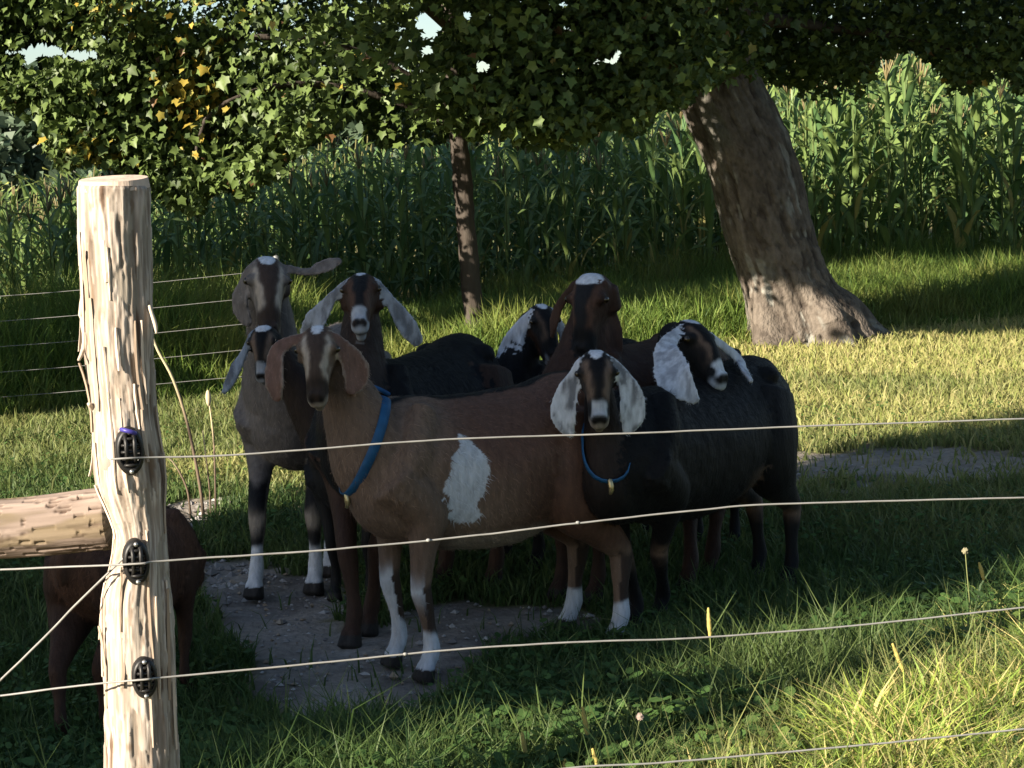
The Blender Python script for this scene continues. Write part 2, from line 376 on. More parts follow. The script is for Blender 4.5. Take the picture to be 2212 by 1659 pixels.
def pebbles():
    n = 16000; polys = [DIRT, RUBBLE, RUBBLE2, STRIP]
    y = rng.uniform(4.2, 9.6, n); x = rng.uniform(-2.4, 2.9, n); b = bare(x, y)
    k = rng.uniform(0, 1, n) < b * (0.25 + fbm(np.column_stack([x, y, x * 0]), 4, 81)); x, y = x[k], y[k]; n = len(x)
    px, py, w = proj(np.column_stack([x, y, x * 0]))
    rub = inpoly(px, py, RUBBLE) | inpoly(px, py, RUBBLE2)
    r = np.minimum(rng.exponential(0.004, n) + 0.004, 0.02) + rub * rng.uniform(0, 0.016, n)
    ov = np.array([[1, 0, 0], [-1, 0, 0], [0, 1, 0], [0, -1, 0], [0, 0, 1], [0, 0, -1]], float)
    sc = rng.uniform(0.6, 1.4, (n, 6, 1)) * ov[None] * np.stack([r, r * 0.8, r * 0.55], -1)[:, None, :]
    a = rng.uniform(0, 6.28, n); ca, sa = np.cos(a)[:, None], np.sin(a)[:, None]
    V = np.stack([sc[..., 0] * ca - sc[..., 1] * sa + x[:, None], sc[..., 0] * sa + sc[..., 1] * ca + y[:, None], sc[..., 2] + 0.006], -1).reshape(-1, 3)
    F = np.array([[0, 2, 4], [2, 1, 4], [1, 3, 4], [3, 0, 4], [2, 0, 5], [1, 2, 5], [3, 1, 5], [0, 3, 5]])
    T = (np.arange(n)[:, None, None] * 6 + F[None]).reshape(-1, 3)
    c = lerp(lerp((0.18, 0.165, 0.155), (0.42, 0.40, 0.38), rng.uniform(0, 1, n) ** 1.6), (0.28, 0.2, 0.12), (rng.uniform(0, 1, n) < 0.2) * 0.7)
    tag(link('gravel', np_mesh('gravel', V, [T], np.repeat(c, 6, 0), False), M['stone']), 'grey stones and crumbs on the bare trodden earth', 'gravel', kind='stuff')
pebbles()

# ------------------------------------------------------------------ distant woods
def woods():
    V = []; F = []; C = []; n = 34000
    X = rng.uniform(-70, 70, n); t = rng.uniform(0, 1, n) ** 0.8
    top = 5.5 + 3.0 * sstep(-15, -35, X) + 3.6 * fbm(np.column_stack([X, X * 0, X * 0]), 0.13, 91)
    Z = -1 + t * (top + 1); Y = 130 + 6 * fbm(np.column_stack([X, Z, X * 0]), 0.3, 92) + rng.uniform(0, 5, n)
    s = rng.uniform(0.35, 0.8, n); a = rng.uniform(-1, 1, (n, 3)); b = rng.uniform(-1, 1, (n, 3))
    a /= np.linalg.norm(a, axis=1)[:, None]; b = np.cross(a, b); b /= np.linalg.norm(b, axis=1)[:, None] + 1e-6
    c = np.column_stack([X, Y, Z])
    V = np.stack([c + a * s[:, None], c + b * s[:, None] * 0.7, c - a * s[:, None], c - b * s[:, None] * 0.7], 1).reshape(-1, 3)
    Q = np.arange(n)[:, None] * 4 + np.arange(4)[None]
    col = np.repeat(lerp((0.06, 0.10, 0.06), (0.10, 0.14, 0.09), rng.uniform(0, 1, n)), 4, 0)
    tag(link('distant_woods', np_mesh('distant_woods', V, [Q], col, False), M['leaf']), 'far wood of dull green trees beyond the corn field', 'woods', kind='stuff')
woods()

# ------------------------------------------------------------------ corn
def corn_leaf(L, w, up, droop, seed, col):
    m = 9; t = np.linspace(0, 1, m); r = np.random.default_rng(seed)
    ang = up - droop * t ** 1.3
    dx = np.cos(ang) * L / (m - 1); dz = np.sin(ang) * L / (m - 1)
    x = np.concatenate([[0], np.cumsum(dx)[:-1]]); z = np.concatenate([[0], np.cumsum(dz)[:-1]])
    wd = w * np.minimum(1, 0.45 + 3 * t) * (1 - t ** 2.2) ** 0.8 + 0.002
    wav = 0.018 * np.sin(t * 14 + r.uniform(0, 6)); tw = 0.5 * r.uniform(-1, 1) * t
    c = np.column_stack([x, 0.1 * r.uniform(-1, 1) * t ** 2, z])
    A = np.column_stack([0 * t, np.cos(tw), np.sin(tw)])
    V = np.stack([c - A * wd[:, None] / 2 + np.column_stack([0 * t, 0 * t, 0.25 * wd + wav]), c, c + A * wd[:, None] / 2 + np.column_stack([0 * t, 0 * t, 0.25 * wd - wav])], 1).reshape(-1, 3)
    i = np.arange(m - 1)[:, None] * 3
    Q = np.vstack([i + np.array([[0, 1, 4, 3]]), i + np.array([[1, 2, 5, 4]])])
    cc = lerp(col, np.array((0.32, 0.30, 0.08)), np.repeat(sstep(0.75, 1.0, t), 3) * r.uniform(0, 0.8))
    cc[1::3] = cc[1::3] * 1.35
    return V, Q, np.zeros((0, 3), int), cc
CG = np.array((0.06, 0.12, 0.045)); CG2 = np.array((0.175, 0.245, 0.075)); CY = np.array((0.33, 0.29, 0.09))
leaf_meshes = []
for k in range(14):
    r = np.random.default_rng(k)
    col = CY if k in (12, 13) else lerp(CG, CG2, r.uniform())
    mb = MB(); V, Q, T, c = corn_leaf(r.uniform(0.55, 0.85), r.uniform(0.06, 0.085), rad(r.uniform(60, 84)), rad(r.uniform(35, 150)), k, col)
    mb.add(V, Q, T); mb.C.append(c); leaf_meshes.append(mb.mesh('leaf'))
def stalk_mesh(h):
    mb = MB(); mb.tube([(0, 0, 0), (0.01, 0, h * 0.5), (0, 0.01, h)], [0.014, 0.011, 0.005], n=6, m=7, col=(0.12, 0.17, 0.05)); return mb.mesh('stalk')
def tassel_mesh(seed):
    r = np.random.default_rng(seed); mb = MB()
    for k in range(6):
        a = r.uniform(0, 6.28); s = 0.02 if k == 0 else r.uniform(0.06, 0.12)
        mb.tube([(0, 0, 0), (math.cos(a) * s * 0.5, math.sin(a) * s * 0.5, 0.13), (math.cos(a) * s, math.sin(a) * s, 0.24 + 0.06 * (k == 0))], [0.006, 0.008, 0.004], n=4, m=4, col=(0.27, 0.22, 0.11))
    return mb.mesh('tassel')
stalks = [stalk_mesh(h) for h in (1.75, 1.85, 1.95)]; sh = (1.75, 1.85, 1.95); tassels = [tassel_mesh(k) for k in range(4)]
for me in leaf_meshes + stalks + tassels: me.materials.append(M['corn'])
def plant_layout(seed, hh):
    r = random.Random(seed); out = []; a0 = r.uniform(0, 6.28); n = 11
    for k in range(n):
        z = hh * (0.05 + 0.91 * k / (n - 1)); out.append((z, a0 + k * math.pi + r.uniform(-0.9, 0.9), (12 + r.randrange(2)) if (k < 4 and r.random() < 0.10) else r.randrange(12), r.uniform(0.75, 1.1) * (0.75 if k == n - 1 else 1)))
    return out
def crop_mesh(seed, hi):          # leaves of one plant joined (back rows)
    mb = MB()
    for z, a, li, s in plant_layout(seed, sh[hi]):
        r = np.random.default_rng(li); col = CY if li >= 12 else lerp(CG, CG2, r.uniform())
        V, Q, T, c = corn_leaf(r.uniform(0.55, 0.85), r.uniform(0.06, 0.085), rad(r.uniform(60, 84)), rad(r.uniform(35, 150)), li, col)
        ca, sa = math.cos(a), math.sin(a); V = V * s; V = np.column_stack([V[:, 0] * ca - V[:, 1] * sa, V[:, 0] * sa + V[:, 1] * ca, V[:, 2] + z])
        mb.add(V, Q, T); mb.C.append(c)
    return mb
crops = [(crop_mesh(100 + k, k % 3), k % 3) for k in range(6)]
crop_me = [mb.mesh('leaves') for mb, _ in crops]
for me in crop_me: me.materials.append(M['corn'])
def corn_field():
    ncorn = 0; back = MB(); row = 0
    for row in range(13):
        yy = 20.6 + 0.72 * row + 0.0
        for xx in np.arange(-0.29 * yy - 0.9, 0.29 * yy + 0.9, 0.235):
            x = xx + random.uniform(-0.1, 0.1); y = yy + random.uniform(-0.12, 0.12) + 0.10 * (x - 1.5) * (-1)
            z = float(ghei(np.array([x]), np.array([y]))[0]); hi = random.randrange(3); sc = random.uniform(0.78, 1.1) * (1.0 + 0.16 * float(sstep(0.5, 5.0, x)))
            rot = random.uniform(0, 6.28)
            if ncorn < 300:
                e = empty('corn_plant', (x, y, z)); e.rotation_euler = (0, 0, rot); e.scale = (sc,) * 3
                lit = x > 2.0
                tag(e, ('tall green corn plant with tassel in the sunlit front rows right of the leaning trunk' if lit else 'tall green corn plant in the shaded rows behind the goats and maples'), 'corn plant', 'sunlit corn plants' if lit else 'shaded corn plants')
                link('stalk', stalks[hi], parent=e)
                t = random.random() < 0.45 and link('tassel', tassels[random.randrange(4)], parent=e, loc=(0, 0.01, sh[hi] - 0.01))
                if row < 2:
                    for zz, a, li, s in plant_layout(random.randrange(9999), sh[hi]):
                        l = link('leaf', leaf_meshes[li], parent=e, loc=(0, 0, zz)); l.rotation_euler = (0, 0, a); l.scale = (s,) * 3
                else:
                    q = random.choice([k for k in range(6) if crops[k][1] == hi]); link('leaves', crop_me[q], parent=e)
                ncorn += 1
            else:
                mb, h_ = random.choice(crops); ca, sa = math.cos(rot) * sc, math.sin(rot) * sc
                V = np.vstack(mb.V); V = np.column_stack([V[:, 0] * ca - V[:, 1] * sa + x, V[:, 0] * sa + V[:, 1] * ca + y, V[:, 2] * sc + z])
                back.add(V, np.vstack(mb.Q), np.vstack(mb.T)); back.C.append(np.vstack(mb.C))
                if row < 11: back.tube([(x, y, z), (x, y, z + 1.9 * sc), (x + 0.03, y, z + 2.15 * sc)], [0.012, 0.007, 0.012], n=4, col=(0.2, 0.19, 0.07))
    tag(link('corn_field', back.mesh('corn_field'), M['corn']), 'rear rows of the green corn field merging into one mass', 'corn field', kind='stuff')
corn_field()

# ------------------------------------------------------------------ maples
def leaf_template():
    o = [(0, -0.05), (0.36, -0.14), (0.36, 0.10), (0.56, 0.40), (0.29, 0.50), (0, 0.95), (-0.29, 0.50), (-0.56, 0.40), (-0.36, 0.10), (-0.36, -0.14)]
    V = np.array([(x, y, 0.28 * abs(x) - 0.15 * y * y) for x, y in o] + [(0, 0.2, 0)]); n = len(o)
    T = np.array([(n, i, (i + 1) % n) for i in range(n)])
    return V, T
LV, LT = leaf_template()
MINI_V = np.array([(0, -0.1, 0), (0.48, 0.25, 0.12), (0, 0.9, -0.1), (-0.48, 0.25, 0.12)]); MINI_T = np.array([(0, 1, 2), (0, 2, 3)])
def leaf_frames(C, out, size):
    n = len(C)
    nz = np.column_stack([0 * size, 0 * size, 0 * size + 0.75]) + out * 0.65 + rng.normal(0, 0.62, (n, 3))
    nz /= np.linalg.norm(nz, axis=1)[:, None]
    tip = np.column_stack([0 * size, 0 * size, 0 * size - 0.7]) + out * 0.6 + rng.normal(0, 0.5, (n, 3))
    tip -= nz * (tip * nz).sum(1)[:, None]; tip /= np.linalg.norm(tip, axis=1)[:, None] + 1e-6
    sx = np.cross(tip, nz)
    return sx, tip, nz
def leaf_cloud(name, C, out, size, cols, parent, mini=False):
    V0, T0 = (MINI_V, MINI_T) if mini else (LV, LT)
    sx, tip, nz = leaf_frames(C, out, size)
    sx = sx * rng.uniform(0.6, 1.15, (len(C), 1)); nz = nz * rng.uniform(-0.8, 2.2, (len(C), 1))
    V = C[:, None] + size[:, None, None] * (V0[None, :, 0:1] * sx[:, None] + V0[None, :, 1:2] * tip[:, None] + V0[None, :, 2:3] * nz[:, None])
    k = len(V0); T = (np.arange(len(C))[:, None, None] * k + T0[None]).reshape(-1, 3)
    me = np_mesh(name, V.reshape(-1, 3) - np.array(parent.location), [T], np.repeat(cols, k, 0))
    o = link(name, me, M['leaf'], parent); o['kind'] = 'stuff'; return o
BOT = [(-900, 150), (-150, 180), (0, 205), (70, 225), (130, 380), (250, 400), (330, 410), (395, 470), (430, 500), (470, 470), (520, 425), (640, 355), (720, 335), (800, 320), (950, 300), (1030, 290), (1200, 300), (1350, 310), (1420, 285), (1480, 240), (1560, 150), (1640, 160), (1700, 205), (1850, 175), (2000, 150), (2212, 225), (2500, 240), (3200, 200)]
HOLES = [(930, 50, 40, 42), (925, 105, 22, 18), (90, 105, 60, 26), (175, 118, 60, 18), (70, 140, 30, 22), (20, 110, 30, 12), (235, 80, 14, 10), (1010, 30, 18, 14), (1215, 8, 14, 10), (1222, 60, 12, 14), (1290, 130, 12, 12), (1325, 128, 22, 12), (1335, 110, 10, 14), (875, 150, 20, 12), (1045, 140, 22, 22), (985, 150, 14, 12), (760, 40, 10, 10)]
def holed(C, grow=0.0):
    px, py, w = proj(C); r = np.zeros(len(C), bool)
    wob = 0.75 + 0.7 * noise(np.column_stack([px, py, px * 0]), 0.045, 61)
    for hx, hy, a, b in HOLES: r |= ((px - hx) / (a + grow)) ** 2 + ((py - hy) / (b + grow)) ** 2 < 1.35 - wob * 0.6
    return r
LG = np.array((0.04, 0.066, 0.02)); LG2 = np.array((0.145, 0.205, 0.055)); LY = np.array((0.42, 0.29, 0.05)); LB = np.array((0.16, 0.09, 0.04))
def sun_gaps(C):
    """openings in the crowns through which the sun reaches the roots, the grass and the corn behind"""
    t = math.tan(SUN_EL); ss = -math.sin(SUN_AZ) * C[:, 0] + math.cos(SUN_AZ) * C[:, 1]; aa = math.cos(SUN_AZ) * C[:, 0] + math.sin(SUN_AZ) * C[:, 1]
    land = aa + (C[:, 2] - 0.25) / t
    bad = (ss > 9.7) & (ss < 12.6) & (land > 12.5) & (land < 15.9) & (aa < 12.4)
    bad |= (ss > 9.9) & (ss < 10.6) & (land > 10.9) & (land < 12.6)
    bad |= (ss > 10.5) & (ss < 11.6) & (land > 9.8) & (land < 12.6)
    bad |= (ss > 8.7) & (ss < 10.35) & (aa < 10.2) & (C[:, 2] < 0.55 + (10.3 - aa) * t)
    return ~(bad & (rng.uniform(0, 1, len(C)) < 0.93))
def leaf_colours(C):
    n = len(C); c = lerp(LG, LG2, rng.uniform(0, 1, n))
    px, py, w = proj(C)
    yel = np.exp(-(((px - 420) / 60) ** 2 + ((py - 225) / 75) ** 2)) * 0.75 + np.exp(-(((px - 210) / 60) ** 2 + ((py - 330) / 40) ** 2)) * 0.35 + np.exp(-(((px - 340) / 160) ** 2 + ((py - 30) / 60) ** 2)) * 0.2 + 0.006
    yel = np.clip(yel * (0.4 + 1.2 * noise(C, 4, 7)), 0, 1)
    isy = rng.uniform(0, 1, n) < yel
    c = np.where(isy[:, None], lerp(LG2, LY, rng.uniform(0.4, 1, n)), c)
    isb = rng.uniform(0, 1, n) < 0.005
    return np.where(isb[:, None], LB, c)
def clumps(n, pxr, top, y0, y1, per, rad_, keepf=None):
    px = rng.uniform(*pxr, n); bx = np.array(BOT); bot = np.interp(px, bx[:, 0], bx[:, 1])
    py = bot - (bot - top) * rng.uniform(0, 1, n) ** 1.1
    Y = rng.uniform(y0, y1, n)
    c = np.array([P(a, b, d) for a, b, d in zip(px, py, Y)])
    C = np.repeat(c, per, 0) + rng.normal(0, 1, (n * per, 3)) * np.array([rad_, rad_, rad_ * 0.6])
    qx, qy, w = proj(C); b2 = np.interp(qx, bx[:, 0], bx[:, 1]) + 110 * (noise(np.column_stack([qx, qx * 0, qx * 0]), 0.013, 9) - 0.65) + 50 * (noise(np.column_stack([qx, qy, qx * 0]), 0.035, 19) - 0.5)
    k = (qy < b2)
    return C[k]
def branch_mesh(list_of, origin):
    mb = MB()
    for pts, r in list_of: mb.tube(pts, r, n=8, m=9)
    return mb
def young_maple():
    base = G(1033, 755); base = np.array([P(1033, 755, 14.2)[0], 14.2, 0.0]); base[2] = float(ghei(base[0:1], base[1:2])[0]) - 0.05
    root = empty('young_maple', base)
    tag(root, 'young maple with thin straight trunk, low sunlit crown turning yellow in places', 'tree')
    ctr = [(1033, 775), (1028, 720), (1018, 620), (1008, 500), (998, 380), (988, 270), (975, 120), (960, -100)]
    pts = [P(a, b, 14.2) for a, b in ctr]
    V, Q, T, tt, an = tube(pts, [0.095, 0.08, 0.072, 0.07, 0.068, 0.062, 0.055, 0.04], n=24, m=60)
    nrm = noise(np.column_stack([np.cos(an) * 2, np.sin(an) * 2, tt * 16]), 2.2, 4) - 0.5
    ctr_p = np.repeat(spline(pts, 60), 24, 0); V[:len(ctr_p)] += (V[:len(ctr_p)] - ctr_p) * (nrm[:len(ctr_p), None] * 0.35)
    link('trunk', np_mesh('trunk', V - base, [Q, T]), M['bark'], root)
    lim = []
    for tp, ex in (((985, 240), [(820, 130, 13.9), (600, 80, 13.6), (330, 120, 13.4), (180, 300, 13.2)]), ((990, 280), [(860, 220, 14.0), (640, 180, 13.6), (450, 250, 13.2), (420, 420, 13.1)]), ((978, 150), [(1120, 60, 14.6), (1330, 90, 15.2)]), ((970, 60), [(700, -150, 12.8), (300, -200, 12), (-200, -120, 11.8)]), ((990, 290), [(1100, 230, 14.8), (1250, 250, 15.0)])):
        pp = [P(tp[0], tp[1], 14.2)] + [P(*e) for e in ex]; lim.append((pp, np.linspace(0.038, 0.008, len(pp))))
    for pp, r in lim:
        mb = MB(); mb.tube(pp, r, n=8, m=14); link('branch', mb.mesh('branch', base), M['bark'], root)
    # visible fringe
    C = np.vstack([clumps(2500, (-420, 760), -60, 12.8, 14.4, 22, 0.11), clumps(560, (560, 1080), -60, 12.2, 13.6, 22, 0.15), clumps(700, (430, 1080), -60, 15.3, 17.0, 22, 0.18),
                   clumps(480, (80, 640), 120, 12.7, 13.5, 20, 0.11)])
    C = C[~holed(C)]; C = C[sun_gaps(C)]
    # twig-scale clumping: drop leaves in noise voids so dark gaps open between sprays
    vn = fbm(C, 2.6, 17); C = C[(vn > 0.40) | (rng.uniform(0, 1, len(C)) < 0.45)]
    cen = np.array([P(560, -250, 13.3)]); out = C - cen; out /= np.linalg.norm(out, axis=1)[:, None]
    out = out * 0.5 + np.array([-0.35, -0.6, 0.0])
    size = rng.uniform(0.04, 0.082, len(C)); col = leaf_colours(C)
    px, py, w = proj(C); view = (px > -10) & (px < 2222) & (py > -10)
    order = np.argsort(np.where(view & (px < 800), w, 99) - size * 6)
    pick = order[:300]; rest = np.ones(len(C), bool); rest[pick] = False
    sx, tip, nz = leaf_frames(C[pick], out[pick], size[pick])
    variants = {}
    for i, q in enumerate(pick):
        c = col[q]; key = (round(float(c[0]), 1), i % 3)
        if key not in variants:
            me = np_mesh('leaf', LV, [LT], np.tile(c, (len(LV), 1))); me.materials.append(M['leaf']); variants[key] = me
        o = link('leaf', variants[key], parent=root)
        s = size[q]; m4 = Matrix(((sx[i][0] * s, tip[i][0] * s, nz[i][0] * s, C[q][0] - base[0]), (sx[i][1] * s, tip[i][1] * s, nz[i][1] * s, C[q][1] - base[1]), (sx[i][2] * s, tip[i][2] * s, nz[i][2] * s, C[q][2] - base[2]), (0, 0, 0, 1)))
        o.matrix_local = m4
    leaf_cloud('foliage', C[rest], out[rest], size[rest], col[rest], root)
    # upper crown above the frame, with leaf blobs added to shade trunk and centre
    n = 13000; e = rng.normal(0, 1, (n, 3)); e /= np.linalg.norm(e, axis=1)[:, None]; e *= rng.uniform(0.2, 1, n)[:, None] ** 0.5
    U = e[:4500] * np.array([1.7, 1.2, 1.0]) + np.array([0.0, 14.2, 3.6]); U2 = e[4500:9000] * np.array([1.6, 1.0, 0.9]) + np.array([-3.2, 15.2, 3.6])
    U = np.vstack([U, U2]); px, py, w = proj(U); U = U[py < -10]; q = upstream(9.3, 6.5); shade_leaves = np.clip(rng.normal(0, 0.5, (5200, 3)), -1, 1) * np.array([0.85, 0.85, 0.7]) + np.array([q[0], q[1], 3.4]); q = upstream(11.0, 7.5); shade_leaves = np.vstack([shade_leaves, np.clip(rng.normal(0, 0.5, (5600, 3)), -1, 1) * np.array([1.25, 1.25, 0.9]) + np.array([q[0], q[1], 4.5])]); q = upstream(13.9, 6.2); shade_leaves = np.vstack([shade_leaves, np.clip(rng.normal(0, 0.5, (4200, 3)), -1, 1) * np.array([1.1, 1.1, 0.6]) + np.array([q[0], q[1], 3.75])]); q = upstream(9.35, 4.0); shade_leaves = np.vstack([shade_leaves, np.clip(rng.normal(0, 0.5, (3200, 3)), -1, 1) * np.array([0.7, 0.7, 0.6]) + np.array([q[0], q[1], 3.6])]); px, py, w = proj(shade_leaves); U = np.vstack([U, shade_leaves[py < -25]]); U = U[sun_gaps(U)]
    leaf_cloud('foliage', U, U * 0 + np.array([-0.3, -0.3, 0.3]), rng.uniform(0.12, 0.2, len(U)), leaf_colours(U), root, True)
young_maple()
def big_maple():
    bx = P(1735, 740, 14.15); base = np.array([bx[0], 14.15, -0.05])
    root = empty('leaning_maple', base)
    tag(root, 'thick old maple trunk leaning left over the goats, flared roots in sun and dark crown', 'tree')
    ctr = [(1745, 775, 175), (1738, 742, 150), (1728, 700, 133), (1708, 650, 106), (1684, 576, 95), (1655, 480, 97), (1617, 336, 97), (1550, 187, 92), (1520, 60, 90), (1490, -60, 86), (1450, -260, 78)]
    pts = [P(a, b, 14.15) for a, b, _ in ctr]; r = [c * 14.15 / FPX for _, _, c in ctr]
    nn, mm = 170, 300
    V, Q, T, tt, an = tube(pts, r, n=nn, m=mm); cp = np.repeat(spline(pts, mm), nn, 0); d = V[:nn * mm] - cp
    a = an[:nn * mm]; t = tt[:nn * mm]; z = V[:nn * mm, 2]
    rootl = sstep(0.55, 0.0, z) * (0.30 * np.maximum(0, np.sin(a * 5 + 0.7)) ** 1.5 - 0.10 + 0.16 * np.sin(a * 3 + 2.0))
    q = np.column_stack([np.cos(a) * 0.36, np.sin(a) * 0.36, z * 0.3])
    furrow = 1 - np.abs(2 * noise(q, 13, 5) - 1); furrow2 = 1 - np.abs(2 * noise(q, 26, 6) - 1)
    qf = q + 0.05 * (fbm(q, 6, 25)[:, None] - 0.5); pits = sstep(0.5, 0.62, fbm(q * np.array([1, 1, 2.0]), 22, 27)); furrow = 1 - np.abs(2 * noise(qf, 15, 5) - 1); rough = -0.03 * furrow ** 3 - 0.02 * furrow2 ** 2 + 0.07 * (fbm(q, 5, 15) - 0.5) - 0.03 * pits
    bc = lerp((0.13, 0.11, 0.092), (0.22, 0.185, 0.155), fbm(q, 8, 35)); bc = lerp(bc, (0.06, 0.048, 0.04), np.clip(furrow ** 6 * 0.55 + pits * 0.5, 0, 1)); bc = lerp(bc, (0.16, 0.16, 0.14), sstep(0.55, 0.7, fbm(q, 6, 45)) * 0.6); bc = lerp(bc, (0.30, 0.29, 0.26), sstep(0.66, 0.72, fbm(q, 16, 55)) * 0.8)  # furrows and pits darkened in colour to stand for crevice shade; pale lichen spots
    bc = np.vstack([bc, bc[:1], bc[:1]])
    V[:nn * mm] = cp + d * (1 + rootl + rough)[:, None]
    link('trunk', np_mesh('trunk', V - base, [Q, T], bc), M['bark2'], root)
    for pp, r in (([P(1530, 90, 14.1), P(1400, -60, 13.6), P(1150, -160, 13.0), P(850, -260, 12.5)], (0.16, 0.12, 0.08, 0.03)),
                  ([P(1540, 60, 14.2), P(1720, -120, 14.6), P(1950, -200, 15), P(2300, -150, 15.2)], (0.17, 0.13, 0.08, 0.03)),
                  ([P(1500, -40, 14.2), P(1480, -300, 14.0), P(1500, -700, 13.8)], (0.2, 0.17, 0.06)),
                  ([P(1560, 140, 14.0), P(1480, 110, 13.3), P(1400, 130, 12.9), P(1330, 190, 12.8)], (0.06, 0.04, 0.025, 0.008)),
                  ([P(1640, 40, 14.4), P(1800, 60, 14.9), P(2000, 90, 15.2), P(2200, 160, 15.4)], (0.06, 0.04, 0.025, 0.008)),
                  ([P(1850, 120, 15.0), P(1880, 140, 15.0), P(1950, 60, 15.0)], (0.012, 0.01, 0.006))):
        mb = MB(); mb.tube(pp, r, n=10, m=14); link('branch', mb.mesh('branch', base), M['bark'], root)
    C = np.vstack([clumps(800, (960, 1500), -120, 12.0, 13.2, 22, 0.15), clumps(800, (960, 1520), -120, 15.4, 17.4, 22, 0.18), clumps(1350, (1600, 2650), -190, 14.6, 17.8, 24, 0.2), clumps(120, (1430, 1640), -120, 13.0, 13.7, 18, 0.10), clumps(110, (700, 1180), -100, 11.4, 12.2, 22, 0.16), clumps(260, (1380, 1700), -190, 14.7, 16.5, 22, 0.2)])
    C = C[~holed(C, 3)]; C = C[~((C[:, 1] < 12.3) & (-0.629 * C[:, 0] + 0.777 * C[:, 1] > 9.85))]; C = C[sun_gaps(C)]
    px, py, w = proj(C); C = C[~((w < 14.3) & (px > 1660) & (px < 1800) & (py > 160))]
    out = C * 0 + np.array([-0.2, -0.5, 0.1]); size = rng.uniform(0.04, 0.082, len(C)); col = leaf_colours(C)
    px, py, w = proj(C); view = (px > 0) & (px < 2212) & (py > 0)
    order = np.argsort(np.where(view, w, 99) - size * 6); pick = order[:300]; rest = np.ones(len(C), bool); rest[pick] = False
    sx, tip, nz = leaf_frames(C[pick], out[pick], size[pick])
    variants = {}
    for i, q in enumerate(pick):
        c = col[q]; key = (round(float(c[0]), 1), i % 3)
        if key not in variants:
            me = np_mesh('leaf', LV, [LT], np.tile(c, (len(LV), 1))); me.materials.append(M['leaf']); variants[key] = me
        o = link('leaf', variants[key], parent=root); s = size[q]
        o.matrix_local = Matrix(((sx[i][0] * s, tip[i][0] * s, nz[i][0] * s, C[q][0] - base[0]), (sx[i][1] * s, tip[i][1] * s, nz[i][1] * s, C[q][1] - base[1]), (sx[i][2] * s, tip[i][2] * s, nz[i][2] * s, C[q][2] - base[2]), (0, 0, 0, 1)))
    leaf_cloud('foliage', C[rest], out[rest], size[rest], col[rest], root)
    n = 22000; e = rng.normal(0, 1, (n, 3)); e /= np.linalg.norm(e, axis=1)[:, None]; e *= rng.uniform(0.15, 1, n)[:, None] ** 0.5
    U = e * np.array([4.4, 2.9, 3.0]) + np.array([1.6, 12.7, 5.9]); px, py, w = proj(U)
    U = U[(py < -60) & (U[:, 2] > 3.1)]; U = U[sun_gaps(U)]
    leaf_cloud('foliage', U, U * 0 + np.array([-0.2, -0.2, 0.3]), rng.uniform(0.16, 0.28, len(U)), leaf_colours(U), root, True)
big_maple()
def off_tree(name, label, cat, c, r, n, size, trunk_h, extra=()):
    base = np.array([c[0], c[1], 0.0]); root = empty(name, base); tag(root, label, cat)
    e = rng.uniform(-1, 1, (n * 2, 3)); e = e[(np.abs(e) ** 3).sum(1) < 1][:n]
    U = e * np.asarray(r) + np.asarray(c); U = U[U[:, 2] > 0.05]
    for s_, a_, z_, r_, m_ in extra:
        q_ = upstream(s_, a_); U = np.vstack([U, rng.normal(0, 0.5, (m_, 3)) * np.array([r_, r_, r_ * 0.8]) + np.array([q_[0], q_[1], z_])])
    U = U + rng.normal(0, 0.06, U.shape)
    leaf_cloud('foliage', U, U * 0 + np.array([-0.3, -0.3, 0.3]), rng.uniform(*size, len(U)), leaf_colours(U), root, True)
    mb = MB(); mb.tube([base, base + (0.05, 0.02, trunk_h * 0.6), base + (0, 0, trunk_h)], [0.16, 0.12, 0.05], n=10, m=10); link('trunk', mb.mesh('trunk', base), M['bark'], root)
# unseen trees and bush added left of the frame to shade herd, thicket and corn
q = upstream(4.66, -6.4); off_tree('herd_shade_tree', 'unseen leafy tree added just outside the picture to shade the goats', 'tree', (q[0], q[1], 4.3), (0.98, 0.98, 3.6), 7200, (0.2, 0.32), 6, ((6.0, -6.4, 3.8, 0.7, 900),))
q = upstream(12.4, 1.0); off_tree('thicket_shade_bush', 'unseen broad bush added left of the picture to shade the thicket', 'bush', (q[0], q[1], 1.7), (1.6, 1.6, 1.7), 4800, (0.16, 0.26), 1.5)
q = upstream(17.9, 2.0); off_tree('corn_shade_tree', 'unseen dense tree added left of the picture to shade the corn', 'tree', (q[0], q[1], 4.0), (3.0, 3.0, 3.6), 9000, (0.22, 0.36), 4)

# ------------------------------------------------------------------ goats
def head_frame(yaw, pitch, roll=0.0):
    """yaw 0 faces the camera side (-Y), positive turns to +X; pitch is downwards"""
    y, p = rad(yaw), rad(pitch)
    f = np.array([math.sin(y) * math.cos(p), -math.cos(y) * math.cos(p), -math.sin(p)])
    u = np.array([math.sin(y) * math.sin(p), -math.cos(y) * math.sin(p), math.cos(p)])
    l = np.cross(u, f)
    r = rad(roll); u2 = u * math.cos(r) + l * math.sin(r); l2 = l * math.cos(r) - u * math.sin(r)
    return f, l2, u2
HS = np.array([  # s, half width, top, bottom, lower narrowing
    (-0.06, 0.028, 0.030, -0.030, 0.9), (0.0, 0.047, 0.056, -0.060, 0.9), (0.12, 0.058, 0.070, -0.086, 0.8), (0.26, 0.060, 0.074, -0.098, 0.66),
    (0.40, 0.051, 0.072, -0.092, 0.60), (0.54, 0.041, 0.062, -0.078, 0.62), (0.68, 0.036, 0.044, -0.066, 0.7), (0.80, 0.035, 0.022, -0.060, 0.8), (0.90, 0.034, 0.002, -0.057, 0.85), (0.97, 0.027, -0.014, -0.050, 0.85), (1.01, 0.014, -0.024, -0.040, 0.8)])
HL = 0.25
